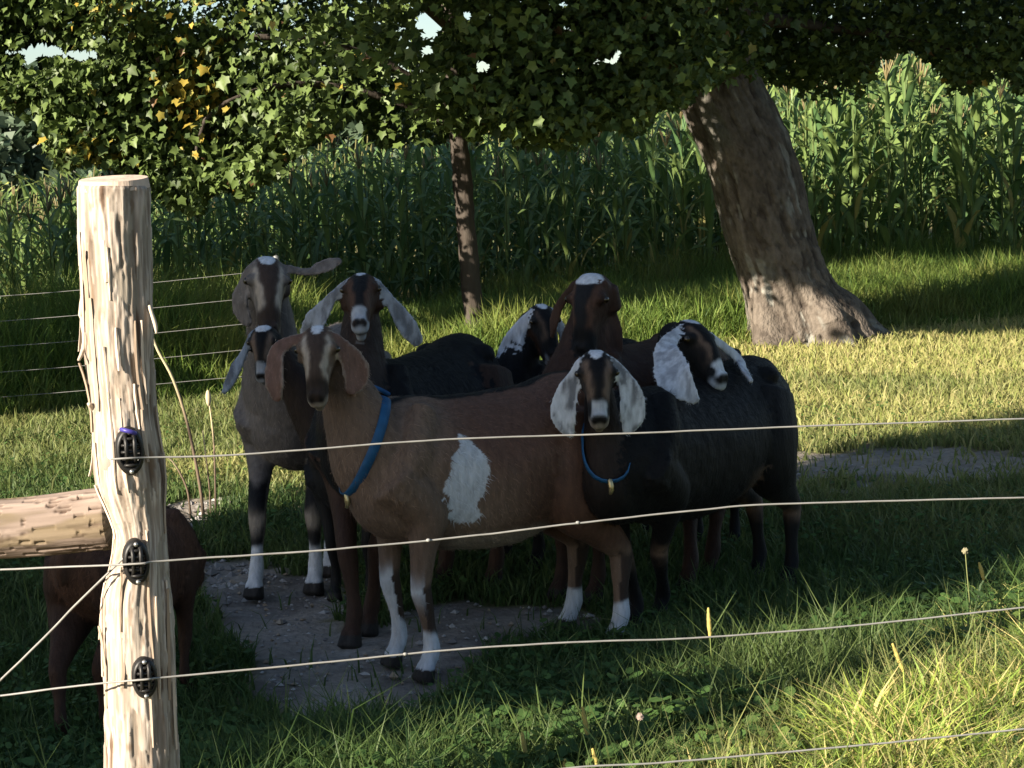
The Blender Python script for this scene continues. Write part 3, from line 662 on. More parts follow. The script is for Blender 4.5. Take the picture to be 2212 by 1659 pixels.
def head_loft(org, f, l, u, k):
    m, n = 44, 32; t = np.linspace(0, 1, m); s = np.interp(t, np.linspace(0, 1, len(HS)), HS[:, 0])
    H = spline(HS, m); a = np.linspace(0, 2 * math.pi, n, endpoint=False); c, sn = np.cos(a), np.sin(a)
    pw = 0.85
    cc = np.sign(c) * np.abs(c) ** pw; ss = np.sign(sn) * np.abs(sn) ** pw
    mid = (H[:, 2] + H[:, 3]) / 2; hh = (H[:, 2] - H[:, 3]) / 2
    low = np.clip(-ss, 0, 1)[None, :]; wd = np.maximum(H[:, 1], 0.004)[:, None] * (1 - low * (1 - H[:, 4][:, None]))
    y = cc[None] * wd; z = mid[:, None] + ss[None] * hh[:, None]; x = H[:, 0][:, None] * HL + 0 * y
    V = org + k * (x[..., None] * f + y[..., None] * l + z[..., None] * u); V = V.reshape(-1, 3)
    i = np.arange(m - 1)[:, None] * n; j = np.arange(n)[None]; j2 = (j + 1) % n
    Q = np.stack([i + j, i + j2, i + n + j2, i + n + j], -1).reshape(-1, 4)
    V = np.vstack([V, V[:n].mean(0), V[-n:].mean(0)]); jj = np.arange(n)
    T = np.vstack([np.stack([jj * 0 + m * n, (jj + 1) % n, jj], -1), np.stack([jj * 0 + m * n + 1, (m - 1) * n + jj, (m - 1) * n + (jj + 1) % n], -1)])
    return V, Q, T
def ear_loft(pts, hw, nrm, thick=0.0085):
    """leaf-like cupped ear: a thick strip along pts; hw half widths"""
    pts = spline(pts, 22); hw = np.maximum(spline(np.column_stack([hw, np.zeros(len(hw)), np.zeros(len(hw))]), 22)[:, 0], 0.006)
    T = np.gradient(pts, axis=0); T /= np.linalg.norm(T, axis=1)[:, None]; nrm = np.asarray(nrm, float)
    A = np.cross(T, nrm); A /= np.linalg.norm(A, axis=1)[:, None]; B = np.cross(A, T)
    n = 20; a = np.linspace(0, 2 * math.pi, n, endpoint=False)
    cx = np.cos(a); cy = np.sin(a)
    cup = 0.30 * (cx ** 2 - 0.5)
    V = pts[:, None] + A[:, None] * (cx[None, :, None] * hw[:, None, None]) + B[:, None] * ((cy * thick)[None, :, None] + cup[None, :, None] * hw[:, None, None])
    V = V.reshape(-1, 3); k = 22
    i = np.arange(k - 1)[:, None] * n; j = np.arange(n)[None]; j2 = (j + 1) % n
    Q = np.stack([i + j, i + j2, i + n + j2, i + n + j], -1).reshape(-1, 4)
    V = np.vstack([V, pts[0], pts[-1] + T[-1] * 0.006]); jj = np.arange(n)
    Tr = np.vstack([np.stack([jj * 0 + k * n, (jj + 1) % n, jj], -1), np.stack([jj * 0 + k * n + 1, (k - 1) * n + jj, (k - 1) * n + (jj + 1) % n], -1)])
    tt = np.append(np.repeat(np.linspace(0, 1, k), n), [0, 1]); ac = np.append(np.tile(cx, k), [0, 0])
    return V, Q, Tr, tt, ac
TR = np.array([  # trunk sections: x, half width, top, bottom (withers 0.76)
    (0.20, 0.035, 0.60, 0.50), (0.165, 0.085, 0.66, 0.43), (0.09, 0.125, 0.74, 0.385), (-0.02, 0.140, 0.765, 0.355), (-0.16, 0.155, 0.752, 0.335), (-0.32, 0.172, 0.752, 0.325), (-0.46, 0.168, 0.765, 0.345), (-0.57, 0.150, 0.785, 0.395), (-0.68, 0.125, 0.775, 0.455), (-0.76, 0.090, 0.735, 0.52), (-0.80, 0.04, 0.69, 0.60)])
PARTS = ['trunk', 'neck', 'head', 'earR', 'earL', 'fl', 'fr', 'hl', 'hr', 'tail']

def goat(label, front, hind, H, poll, head, ears, coat, L=None, belly=1.0, hscale=1.0, feet=None, collar=None, group='goats huddled in the shade', neck_r=1.0, voxel=0.0066, eye=True, neckbase=(0.10, 0.0, 0.60), name='goat'):
    front = np.array([front[0], front[1], 0.0]); hind = np.array([hind[0], hind[1], 0.0])
    fw = front - hind; dist = np.linalg.norm(fw); fw /= dist; lf = np.array([-fw[1], fw[0], 0]); k = H / 0.76
    lx = (L or dist / 0.62)                       # stretch along the body
    def B(x, y, z): return front + fw * (x * lx) + lf * (y * k) + np.array([0, 0, z * k])
    pieces = []; src = []
    def put(part, V, Q, T, t=None, a=None):
        pieces.append((V, Q, T)); n = len(V)
        src.append((V, np.full(n, PARTS.index(part)), np.zeros(n) if t is None else t, np.zeros(n) if a is None else a))
    # trunk
    m, n = 48, 36; tr = spline(TR, m); a = np.linspace(0, 2 * math.pi, n, endpoint=False)
    mid = (tr[:, 2] + tr[:, 3]) / 2; hh = np.maximum((tr[:, 2] - tr[:, 3]) / 2, 0.02); ww = np.maximum(tr[:, 1], 0.015)
    sa, ca = np.sin(a), np.cos(a)
    # narrower at the spine, fuller low on the barrel
    wf = np.where(sa > 0, 1 - 0.28 * sa ** 2, 1.0)
    bl = (1 + (belly - 1) * sstep(0.1, -0.2, tr[:, 0]) * sstep(-0.75, -0.5, tr[:, 0]))
    V = np.array([[B(tr[i, 0], ca[j] * wf[j] * ww[i] * bl[i], mid[i] + sa[j] * hh[i] * (bl[i] if sa[j] < 0 else 1)) for j in range(n)] for i in range(m)]).reshape(-1, 3)
    i = np.arange(m - 1)[:, None] * n; j = np.arange(n)[None]; j2 = (j + 1) % n
    Q = np.stack([i + j, i + j2, i + n + j2, i + n + j], -1).reshape(-1, 4)
    V = np.vstack([V, V[:n].mean(0), V[-n:].mean(0)]); jj = np.arange(n)
    T = np.vstack([np.stack([jj * 0 + m * n, (jj + 1) % n, jj], -1), np.stack([jj * 0 + m * n + 1, (m - 1) * n + jj, (m - 1) * n + (jj + 1) % n], -1)])
    put('trunk', V, Q, T)
    # hip bones, shoulder blades
    for sd in (1, -1):
        put('trunk', *ball(B(-0.60, 0.085 * sd, 0.722), np.array([0.045, 0.04, 0.035]) * k))
        put('trunk', *tube([B(-0.03, 0.07 * sd, 0.74), B(0.03, 0.095 * sd, 0.62), B(0.10, 0.098 * sd, 0.50)], np.array([0.035, 0.055, 0.055]) * k, n=14, m=12)[:3])
    # head
    f, l, u = head_frame(*head); hs = k * hscale
    pollp = P(*poll); org = pollp - hs * (0.03 * f + 0.066 * u)
    put('head', *head_loft(org, f, l, u, hs))
    Hd = lambda x, y, z: org + hs * (x * f + y * l + z * u)
    for sd in (1, -1):
        put('head', *ball(Hd(0.078, 0.050 * sd, 0.040), np.array([0.020, 0.020, 0.018]) * hs))            # brow
        put('head', *tube([Hd(0.22, 0.010 * sd, 0.008), Hd(0.238, 0.017 * sd, -0.010)], np.array([0.012, 0.010]) * hs, n=10, m=5)[:3])  # nostril wing
        put('head', *tube([Hd(0.02, 0.045 * sd, 0.0), Hd(0.07, 0.050 * sd, -0.05)], np.array([0.03, 0.03]) * hs, n=12, m=6)[:3])   # jaw
    put('head', *tube([Hd(0.14, 0, -0.085), Hd(0.215, 0, -0.070), Hd(0.238, 0, -0.058)], np.array([0.018, 0.020, 0.014]) * hs, n=12, m=8)[:3])  # chin
    # neck
    nb = B(*neckbase); n0 = Hd(0.012, 0, -0.028); dn = (nb - n0) / np.linalg.norm(nb - n0); n1 = n0 + hs * (0.055 * dn - 0.022 * f)
    npts = [n0, n1, (n1 * 0.5 + nb * 0.5) + np.array([0, 0, -0.01]), nb, B(neckbase[0] - 0.10, 0, neckbase[2] - 0.03)]
    nr = np.array([0.045 * hscale, 0.054 * hscale, 0.074, 0.104, 0.105]) * k * neck_r; nrb = np.array([0.048 * hscale, 0.062 * hscale, 0.090, 0.130, 0.135]) * k * neck_r
    side = np.cross((nb - n0), np.array([0, 0, 1.0])); upn = np.cross(side, (nb - n0)); upn = upn / (np.linalg.norm(upn) + 1e-9)
    upn = upn if np.linalg.norm(side) > 0.05 else fw
    upn = upn * 0.5 + fw * 0.5
    V, Q, T, tt, aa = tube(npts, nr, n=24, up=upn, m=30, rb=nrb); put('neck', V, Q, T, tt, aa)
    # ears
    for key, part in (('R', 'earR'), ('L', 'earL')):
        e = ears.get(key)
        if not e: continue
        sd = -1 if key == 'R' else 1                # R: the goat's right, seen on the viewer's left when it faces us
        bse = Hd(0.030, 0.050 * sd, 0.036)
        dep0 = bse[1]
        pts = [Hd(0.03, 0.036 * sd, 0.036), bse] + [P(x, y, dep0 + dd) for x, y, dd in e['p']]
        hw = [0.012 * hs, 0.016 * hs] + [w * dep0 / FPX for w in e['w']]
        V, Q, T, tt, ac = ear_loft(pts, hw, e.get('n', (-0.25 * sd * -1, -1, 0.1))); put(part, V, Q, T, tt, ac)
    # legs
    feet = feet or {}
    def foot(key, x, y):
        g_ = feet.get(key)
        if g_ is None: return B(x, y, 0)
        return G(*g_) if abs(g_[0]) > 20 else np.array([g_[0], g_[1], 0.0])
    for key, sd in (('fl', 1), ('fr', -1)):
        ft = foot(key, 0.02, 0.075 * sd); d = ft - B(0.02, 0.075 * sd, 0)
        jn = [B(0.09, 0.075 * sd, 0.56), B(0.0, 0.098 * sd, 0.46) + d * 0.1, B(0.012, 0.09 * sd, 0.36) + d * 0.3, B(0.028, 0.08 * sd, 0.265) + d * 0.6, B(0.026, 0.078 * sd, 0.235) + d * 0.65, B(0.010, 0.076 * sd, 0.15) + d * 0.85, B(0.006, 0.075 * sd, 0.085) + d * 0.97, B(0.028, 0.075 * sd, 0.045) + d]
        rr = np.array([0.085, 0.062, 0.038, 0.029, 0.029, 0.0195, 0.0245, 0.022]) * k
        V, Q, T, tt, aa = tube(jn, rr, n=16, up=fw, m=44); put(key, V, Q, T, 1 - (V[:, 2] / (0.56 * k)), aa)
        for c in (1, -1):
            hv = [B(0.026, (0.075 * sd + 0.011 * c), 0.048) + d, B(0.046, (0.075 * sd + 0.014 * c), 0.004) + d]
            V, Q, T, tt, aa = tube(hv, np.array([0.018, 0.0215]) * k, n=12, up=fw, m=5, rb=np.array([0.020, 0.030]) * k); V[:, 2] = np.maximum(V[:, 2], -0.004); put(key, V, Q, T, np.full(len(V), 1.0), aa)
    for key, sd in (('hl', 1), ('hr', -1)):
        ft = foot(key, -0.64, 0.085 * sd); d = ft - B(-0.64, 0.085 * sd, 0)
        jn = [B(-0.60, 0.07 * sd, 0.66), B(-0.56, 0.10 * sd, 0.53), B(-0.56, 0.115 * sd, 0.43) + d * 0.15, B(-0.625, 0.10 * sd, 0.345) + d * 0.4, B(-0.695, 0.088 * sd, 0.275) + d * 0.6, B(-0.695, 0.086 * sd, 0.235) + d * 0.65, B(-0.672, 0.085 * sd, 0.15) + d * 0.85, B(-0.660, 0.085 * sd, 0.085) + d * 0.97, B(-0.636, 0.085 * sd, 0.045) + d]
        rr = np.array([0.10, 0.105, 0.082, 0.050, 0.031, 0.029, 0.0205, 0.0255, 0.0225]) * k; rb = np.array([0.12, 0.135, 0.105, 0.060, 0.038, 0.034, 0.0225, 0.0265, 0.023]) * k
        V, Q, T, tt, aa = tube(jn, rr, n=16, up=fw, m=48, rb=rb); put(key, V, Q, T, 1 - (V[:, 2] / (0.56 * k)), aa)
        for c in (1, -1):
            hv = [B(-0.637, (0.085 * sd + 0.011 * c), 0.048) + d, B(-0.617, (0.085 * sd + 0.014 * c), 0.004) + d]
            V, Q, T, tt, aa = tube(hv, np.array([0.018, 0.0215]) * k, n=12, up=fw, m=5, rb=np.array([0.020, 0.030]) * k); V[:, 2] = np.maximum(V[:, 2], -0.004); put(key, V, Q, T, np.full(len(V), 1.0), aa)
    V, Q, T, tt, aa = tube([B(-0.74, 0, 0.735), B(-0.80, 0, 0.70), B(-0.825, 0.01, 0.64), B(-0.82, 0.01, 0.57)], np.array([0.03, 0.026, 0.024, 0.010]) * k, n=12, up=fw, m=14); put('tail', V, Q, T, tt, aa)
    # one continuous skin
    mb = MB()
    for p in pieces: mb.add(*p)
    me0 = mb.mesh('goat_raw'); o = bpy.data.objects.new('tmp', me0); COL.objects.link(o)
    md = o.modifiers.new('r', 'REMESH'); md.mode = 'VOXEL'; md.voxel_size = voxel; md.use_smooth_shade = True
    md = o.modifiers.new('s', 'SMOOTH'); md.factor = 0.5; md.iterations = 8
    dg = bpy.context.evaluated_depsgraph_get(); me = bpy.data.meshes.new_from_object(o.evaluated_get(dg)); me.name = 'goat'
    bpy.data.objects.remove(o); bpy.data.meshes.remove(me0)
    nv = len(me.vertices); V = np.zeros(nv * 3, np.float32); me.vertices.foreach_get('co', V); V = V.reshape(-1, 3).astype(float)
    SV = np.vstack([s[0] for s in src]); SP = np.concatenate([s[1] for s in src]); ST = np.concatenate([s[2] for s in src]); SA = np.concatenate([s[3] for s in src])
    kd = KDTree(len(SV))
    for q_, v in enumerate(SV): kd.insert(v, q_)
    kd.balance()
    part = np.zeros(nv, int); tt = np.zeros(nv); ac = np.zeros(nv)
    for q_, v in enumerate(V):
        _, ix, _ = kd.find(v); part[q_] = SP[ix]; tt[q_] = ST[ix]; ac[q_] = SA[ix]
    d = V - front; bl_ = np.column_stack([(d @ fw) / lx, (d @ lf) / k, d[:, 2] / k]); d = (V - org) / hs; hd = np.column_stack([d @ f / HL, d @ l, d @ u])
    col = coat(dict(part=part, t=tt, a=ac, b=bl_, h=hd, V=V, n=nv))
    for pn in ('fl', 'fr', 'hl', 'hr'):            # hooves
        mk = (part == PARTS.index(pn)) & (V[:, 2] < 0.040 * k); col[mk] = (0.035, 0.03, 0.027)
    mk = part == 2
    nos = np.exp(-(((hd[:, 0] - 0.955) / 0.035) ** 2 + ((np.abs(hd[:, 1]) - 0.017) / 0.008) ** 2 + ((hd[:, 2] + 0.006) / 0.012) ** 2)); col[mk] = lerp(col[mk], (0.01, 0.008, 0.008), np.clip(nos[mk] * 1.2, 0, 1))
    mo = np.exp(-(((hd[:, 2] + 0.043 - 0.02 * (1 - hd[:, 0])) / 0.005) ** 2)) * sstep(0.72, 0.82, hd[:, 0]); col[mk] = lerp(col[mk], (0.03, 0.022, 0.02), mo[mk] * 0.8)
    # fine relief: hair whorls and muscle unevenness
    nr_ = np.zeros(nv * 3, np.float32); me.vertices.foreach_get('normal', nr_); nr_ = nr_.reshape(-1, 3)
    amp = np.where(part == 0, 0.007, np.where(part == 1, 0.005, 0.0018)) * k
    V = V + nr_ * ((fbm(V, 9, 3) - 0.5) * 2 * amp + (fbm(V * np.array([1, 1, 0.5]), 60, 5, 2) - 0.5) * 0.004 * (part < 2))[:, None]
    me.vertices.foreach_set('co', (V - front).astype(np.float32).ravel())
    at = me.color_attributes.new('col', 'FLOAT_COLOR', 'POINT'); c4 = np.ones((nv, 4), np.float32); c4[:, :3] = np.clip(col, 0.003, 0.9); at.data.foreach_set('color', c4.ravel())
    me.materials.clear(); me.update()
    ob = link(name, me, M['coat'], loc=front); tag(ob, label, 'goat', group)
    # short coat hair, lying backwards and down along the skin
    me.update(); pick = rng.choice(nv, 26000); pv = V[pick]; pn = nr_[pick]; pp = part[pick]
    ok = (pv[:, 2] > 0.06) & ~((pp == 2) & (hd[pick][:, 0] > 0.85)); pv, pn, pp, pc = pv[ok], pn[ok], pp[ok], col[pick][ok]; m_ = len(pv)
    pv = pv + rng.normal(0, 0.002, (m_, 3)); lay = np.tile(-fw * 0.6 + np.array([0, 0, -0.9]), (m_, 1)); lay[pp == 2] = -f * 1.0; lay = lay + rng.normal(0, 0.35, (m_, 3))
    lay -= pn * (lay * pn).sum(1)[:, None]; lay /= np.linalg.norm(lay, axis=1)[:, None] + 1e-6
    hl_ = np.where(pp < 2, 0.019, np.where(pp == 2, 0.007, 0.009)) * rng.uniform(0.6, 1.4, m_); sw = np.cross(pn, lay) * (0.0008 * np.where(pp < 2, 1.0, 0.7))[:, None]
    pv = pv - pn * 0.001; hv = np.stack([pv - sw, pv + sw, pv + lay * hl_[:, None] + pn * (hl_ * rng.uniform(0.15, 0.4, m_))[:, None]], 1).reshape(-1, 3)
    hv_ = rng.uniform(0.55, 1.6, m_); hv_ = np.where(pc.mean(1) > 0.25, 0.86 + 0.22 * (hv_ - 0.55), hv_)
    hc = np.repeat(np.clip(pc * hv_[:, None] + 0.0006, 0.003, 0.85), 3, 0)
    hb = link('hair', np_mesh('hair', hv - front, [np.arange(m_ * 3).reshape(-1, 3)], hc), M['hair'], ob); hb['kind'] = 'stuff'
    for sd in (1, -1):
        eb = MB(); eb.ball(Hd(0.079, 0.0625 * sd, 0.036), 0.0115 * hs, n=14, m=10); link('eye', eb.mesh('eye', front), M['eye'], ob)
    if collar:
        t0, nrm_c, wide = collar; c3 = spline(np.column_stack([npts, nr, nrb]), 60); q_ = int(t0 * 59)
        c0 = c3[q_, :3]; ax = c3[q_ + 1, :3] - c3[q_ - 1, :3]; ax = ax if nrm_c is None else np.asarray(nrm_c, float); ax = ax / np.linalg.norm(ax)
        # fit the band to the skin: cast from the axis outwards over the nearby vertices
        dv = V - c0; along = dv @ ax; near = (np.abs(along) < 0.02) & (part == 1); w0 = dv[near]; ee = np.cross(ax, upn); ee /= np.linalg.norm(ee); gg = np.cross(ee, ax)
        ang = np.arctan2(w0 @ gg, w0 @ ee); rr = np.hypot(w0 @ gg, w0 @ ee); okr = rr < 0.16
        N = 40; ring = []
        for b_ in range(N):
            th = -math.pi + 2 * math.pi * b_ / N; dd = np.abs((ang - th + math.pi) % (2 * math.pi) - math.pi); s_ = (dd < 0.2) & okr
            ring.append(np.percentile(rr[s_], 60) if s_.any() else np.nan)
        ring = np.array(ring); ring[np.isnan(ring)] = np.nanmean(ring); ring = (np.roll(ring, 1) + ring * 2 + np.roll(ring, -1)) / 4
        th = -math.pi + 2 * math.pi * np.arange(N) / N; VV = []
        for dr, da in ((0.003, -wide), (0.007, -wide), (0.009, 0), (0.007, wide), (0.003, wide)):
            VV.append(c0 + ee * ((ring + dr) * np.cos(th))[:, None] + gg * ((ring + dr) * np.sin(th))[:, None] + ax * da)
        VV = np.stack(VV, 0).reshape(-1, 3); ii = np.arange(4)[:, None] * N; j = np.arange(N)[None]; QQ = np.stack([ii + j, ii + (j + 1) % N, ii + N + (j + 1) % N, ii + N + j], -1).reshape(-1, 4)
        cb = link('collar', np_mesh('collar', VV - front, [QQ]), M['collar'], ob)
        low = VV[2 * N:3 * N][np.argmin(VV[2 * N:3 * N, 2] + 0.25 * VV[2 * N:3 * N, 1])]
        bb = MB(); bb.tube([low + (0.0, -0.008, 0.012), low + (0.004, -0.012, -0.012), low + (0.0, -0.010, -0.030)], [0.007, 0.009, 0.005], n=8, m=6); link('buckle', bb.mesh('buckle', front), M['brass'], cb)
    return ob

IX = {p: i for i, p in enumerate(PARTS)}
LEGS = [IX['fl'], IX['fr'], IX['hl'], IX['hr']]
def face_marks(g, base, stripe, centre, nose, muzzle, poll, cheek=None, pollw=0.03, nose_w=None, stripe_w=1.0):
    h = g['h']; s, y, z = h[:, 0], np.abs(h[:, 1]), h[:, 2]; c = np.tile(np.asarray(base, float), (g['n'], 1))
    jit = (noise(g['V'], 55, 3) - 0.5) * 0.012
    if cheek is not None: c = lerp(c, cheek, sstep(0.01, -0.03, z) * sstep(0.75, 0.55, s))
    top = sstep(-0.01, 0.012, z + 0.045 * np.clip(s - 0.55, 0, 1) * 2)
    yc = np.interp(s, [0.0, 0.2, 0.35, 0.6, 0.78], [0.040, 0.040, 0.036, 0.026, 0.026])
    c = lerp(c, centre, sstep(0.006, -0.004, y - (yc - 0.010) + jit) * top * sstep(-0.05, 0.05, s))
    st = np.exp(-((y - yc + jit) / (0.0085 * stripe_w)) ** 2 * 1.2) * top * sstep(0.12, 0.22, s) * sstep(0.76, 0.62, s)
    c = lerp(c, stripe, np.clip(st * 1.25, 0, 1))
    if nose is not None: c = lerp(c, nose, sstep(0.66, 0.76, s + jit * 3) * top)
    if nose_w is not None: c = lerp(c, nose_w, sstep(0.70, 0.76, s + jit * 3) * sstep(0.93, 0.88, s) * sstep(0.030, 0.022, y + jit) * top)
    c = lerp(c, muzzle, sstep(0.80, 0.90, s + jit * 2) * sstep(-0.005, -0.022, z + jit))
    if poll is not None: c = lerp(c, poll, sstep(1.15, 0.9, ((s - 0.05) / 0.13) ** 2 + (y / pollw) ** 2 + jit * 20) * sstep(0.03, 0.05, z))
    c = lerp(c, (0.012, 0.01, 0.009), np.exp(-(((s - 0.315) * HL / 0.017) ** 2 + ((z - 0.035) / 0.011) ** 2)) * (y > 0.045))      # eye rim
    return c
def ear_col(g, part, back, rim=None, speck=None, amt=0.4):
    mk = g['part'] == IX[part]; c = np.tile(np.asarray(back, float), (mk.sum(), 1))
    if speck is not None: c = lerp(c, speck, sstep(0.36, 0.62, fbm(g['V'][mk] * np.array([1, 1, 0.4]), 55, 9)) * amt * sstep(1.0, 0.6, np.abs(g['a'][mk])))
    if rim is not None: c = lerp(c, rim, sstep(0.72, 0.92, np.abs(g['a'][mk])) * 0.8)
    return mk, c

TAN = np.array((0.175, 0.118, 0.085)); CREAM = np.array((0.40, 0.34, 0.28)); RED = np.array((0.115, 0.064, 0.046)); DKBR = np.array((0.042, 0.028, 0.022)); BLACK = np.array((0.0045, 0.0045, 0.005)); WHITE = np.array((0.62, 0.65, 0.70)); GREYW = np.array((0.43, 0.46, 0.51)); BROWN = np.array((0.052, 0.027, 0.018)); GREYT = np.array((0.20, 0.175, 0.162))
PATCH = [(990, 935), (1022, 955), (1045, 985), (1062, 1020), (1045, 1055), (1030, 1090), (1028, 1130), (975, 1128), (955, 1100), (968, 1060), (978, 1010)]
def coat1(g):
    b, p, V = g['b'], g['part'], g['V']; n = g['n']
    c = lerp(TAN, RED * 1.05, sstep(-0.02, -0.22, b[:, 0] + 0.10 * (fbm(V, 7, 1) - 0.5)) * sstep(0.45, 0.62, b[:, 2] + 0.12 * (fbm(V, 6, 2) - 0.5)))
    c = lerp(c, BROWN * 1.6, sstep(-0.2, -0.42, b[:, 0]) * sstep(0.62, 0.5, b[:, 2]))
    c = lerp(c, BLACK * 1.6, sstep(0.032, 0.018, np.abs(b[:, 1]) + 0.03 * (noise(V, 20, 3) - 0.5)) * (b[:, 2] > 0.66) * (p == 0))
    px, py, w = proj(V); j = (noise(V, 30, 4) - 0.5) * 24; c = np.where((inpoly(px + j, py + j * 0.6, PATCH) & (p == 0) & (b[:, 1] > 0.02))[:, None], WHITE * 0.85, c)
    c = lerp(c, CREAM * 0.8, sstep(0.40, 0.365, b[:, 2] + 0.02 * (noise(V, 25, 5) - 0.5)) * sstep(-0.05, -0.15, b[:, 0]) * (p == 0) * 0.6)
    for L in LEGS:
        mk = p == L; z = V[mk][:, 2]; a = g['a'][mk]; jz = 0.03 * (noise(V[mk], 40, 6) - 0.5)
        cc = np.tile(TAN * 0.85, (mk.sum(), 1))
        if L >= IX['hl']: cc = np.tile(BROWN * 1.9, (mk.sum(), 1)); cc = lerp(cc, TAN * 0.9, sstep(0.34, 0.25, z))
        cc = lerp(cc, DKBR, sstep(0.30, 0.27, z + jz) * sstep(0.08, 0.10, z + jz) * (np.sin(a + 0.4) < 0.0))
        cc = lerp(cc, WHITE * 0.85, np.exp(-((z - 0.265 + jz) / 0.035) ** 2) * (np.sin(a) > 0.2) * (L < IX['hl']))
        if L == IX['fr']: cc = lerp(cc, WHITE * 0.85, sstep(0.30, 0.27, z + jz) * (np.sin(a + 0.5) > -0.3))
        cc = lerp(cc, WHITE * 0.85, sstep(0.145, 0.125, z + jz)); c[mk] = cc
    mk = p == IX['head']; c[mk] = face_marks(g, TAN * 0.8, CREAM, DKBR * 1.5, DKBR * 0.75, CREAM * 0.7, WHITE, pollw=0.018)[mk]
    mk = p == IX['neck']; c[mk] = lerp(TAN * 0.8, TAN, sstep(0.2, 0.8, g['t'][mk]))
    for e in ('earR', 'earL'):
        mk, ce = ear_col(g, e, np.array((0.17, 0.10, 0.08)), CREAM * 0.9, BROWN * 2, 0.35); c[mk] = ce
    return c
def mk_coat(body, neck, face, earc, legf, tail=None, belly=None):
    def f(g):
        b, p, V = g['b'], g['part'], g['V']; c = np.tile(np.asarray(body, float), (g['n'], 1)); c = c * (0.8 + 0.4 * fbm(V, 8, 2))[:, None]
        if belly is not None: c = lerp(c, belly[0], sstep(belly[1] + 0.02, belly[1] - 0.02, b[:, 2] + 0.04 * (noise(V, 14, 3) - 0.5)) * sstep(belly[2] + 0.05, belly[2] - 0.05, b[:, 0]) * (p == 0))
        mk = p == IX['neck']; c[mk] = lerp(neck, body, sstep(0.55, 0.85, g['t'][mk]))
        mk = p == IX['head']; c[mk] = face_marks(g, **face)[mk]
        for e in ('earR', 'earL'):
            mk, ce = ear_col(g, e, *earc); c[mk] = ce
        for L in LEGS:
            mk = p == L
            if mk.any(): c[mk] = legf(g, mk, L)
        return c
    return f
def legs_plain(colr, knee=None, sock=None, sock_h=0.14, stripe=None):
    def f(g, mk, L):
        V = g['V'][mk]; z = V[:, 2]; a = g['a'][mk]; jz = 0.04 * (noise(V, 30, 6) - 0.5); c = np.tile(np.asarray(colr, float), (len(z), 1))
        if stripe is not None: c = lerp(c, stripe, sstep(0.40, 0.36, z + jz) * (np.sin(a + 0.2) > -0.1))
        if knee is not None: c = lerp(c, knee, np.exp(-((z - 0.25 + jz) / 0.03) ** 2) * (np.sin(a) > 0.0))
        if sock is not None: c = lerp(c, sock, sstep(sock_h + 0.012, sock_h - 0.012, z + jz))
        return c
    return f
xy = lambda px, Y: ((px - 1106) / FPX * Y * 1.0, Y)
# front tan doe
goat('tan doe with white flank patch and blue collar standing broadside at the front', G(895, 1452)[:2], G(1238, 1384)[:2], 0.80, (684, 716, 5.02), (-4, 52), 
     {'R': dict(p=[(604, 752, -0.01), (594, 790, -0.02), (594, 828, -0.03), (600, 866, -0.03)], w=[20, 26, 26, 12], n=(-0.5, -1, 0.1)), 'L': dict(p=[(742, 752, 0.0), (762, 785, 0.01), (768, 818, 0.01), (752, 850, 0.0)], w=[22, 34, 34, 14], n=(0.5, -1, 0.1))},
     coat1, belly=1.05, feet={'fl': (928, 1472), 'fr': (858, 1440), 'hl': (1335, 1392), 'hr': (1232, 1362)}, collar=(0.66, (0.9, 0.25, -0.42), 0.014), hscale=0.82)
# black doe, front right
ear_w = (WHITE * 0.95, WHITE, BLACK * 8, 0.75)
goat('black doe with speckled white ears and turquoise collar, facing out below the brown goat', (0.37, 5.45), (0.765, 6.05), 0.765, (1288, 768, 5.20), (0, 50),
     {'R': dict(p=[(1244, 806, 0.0), (1228, 840, 0.0), (1219, 880, 0.0), (1222, 915, 0.0), (1238, 944, 0.0)], w=[16, 26, 33, 28, 9], n=(-0.35, -1, 0.1)), 'L': dict(p=[(1342, 804, 0.0), (1358, 838, 0.0), (1366, 878, 0.0), (1362, 912, 0.0), (1350, 936, 0.0)], w=[16, 26, 32, 28, 10], n=(0.35, -1, 0.1))},
     mk_coat(BLACK, DKBR * 0.6, dict(base=BLACK * 2, stripe=TAN * 0.8, centre=BLACK, nose=None, muzzle=CREAM * 0.6, poll=WHITE, cheek=DKBR * 0.7, pollw=0.022, nose_w=GREYW, stripe_w=1.3), ear_w, legs_plain(BLACK * 1.5, knee=TAN * 0.8), belly=(TAN * 0.45, 0.46, -0.40)),
     feet={'fl': (1428, 1345), 'fr': (1372, 1368), 'hl': (1706, 1268), 'hr': (1638, 1250)}, collar=(0.52, (-0.12, 0.8, -0.6), 0.010), belly=1.02, hscale=0.86, neckbase=(0.15, 0.0, 0.50), neck_r=0.74)
# black goat at right, head over the black doe's back
goat('black goat with long white ear and white nose looking right over the black back', (0.74, 6.78), (0.80, 7.32), 0.69, (1500, 696, 5.82), (42, 36, 6),
     {'R': dict(p=[(1440, 748, -0.10), (1446, 785, -0.20), (1462, 822, -0.27), (1506, 868, -0.30)], w=[26, 38, 40, 11], n=(-0.2, -1, 0.15)), 'L': dict(p=[(1590, 770, 0.05), (1608, 800, 0.0), (1624, 824, -0.08)], w=[12, 14, 6], n=(0.5, -1, 0.1))},
     mk_coat(BLACK, BLACK, dict(base=BLACK * 1.3, stripe=TAN * 0.7, centre=BLACK, nose=None, muzzle=GREYW * 0.9, poll=WHITE, cheek=BLACK * 2, pollw=0.026, nose_w=WHITE, stripe_w=0.8), (WHITE * 0.95, WHITE, BLACK * 12, 0.4), legs_plain(BLACK * 1.5)), hscale=1.08)
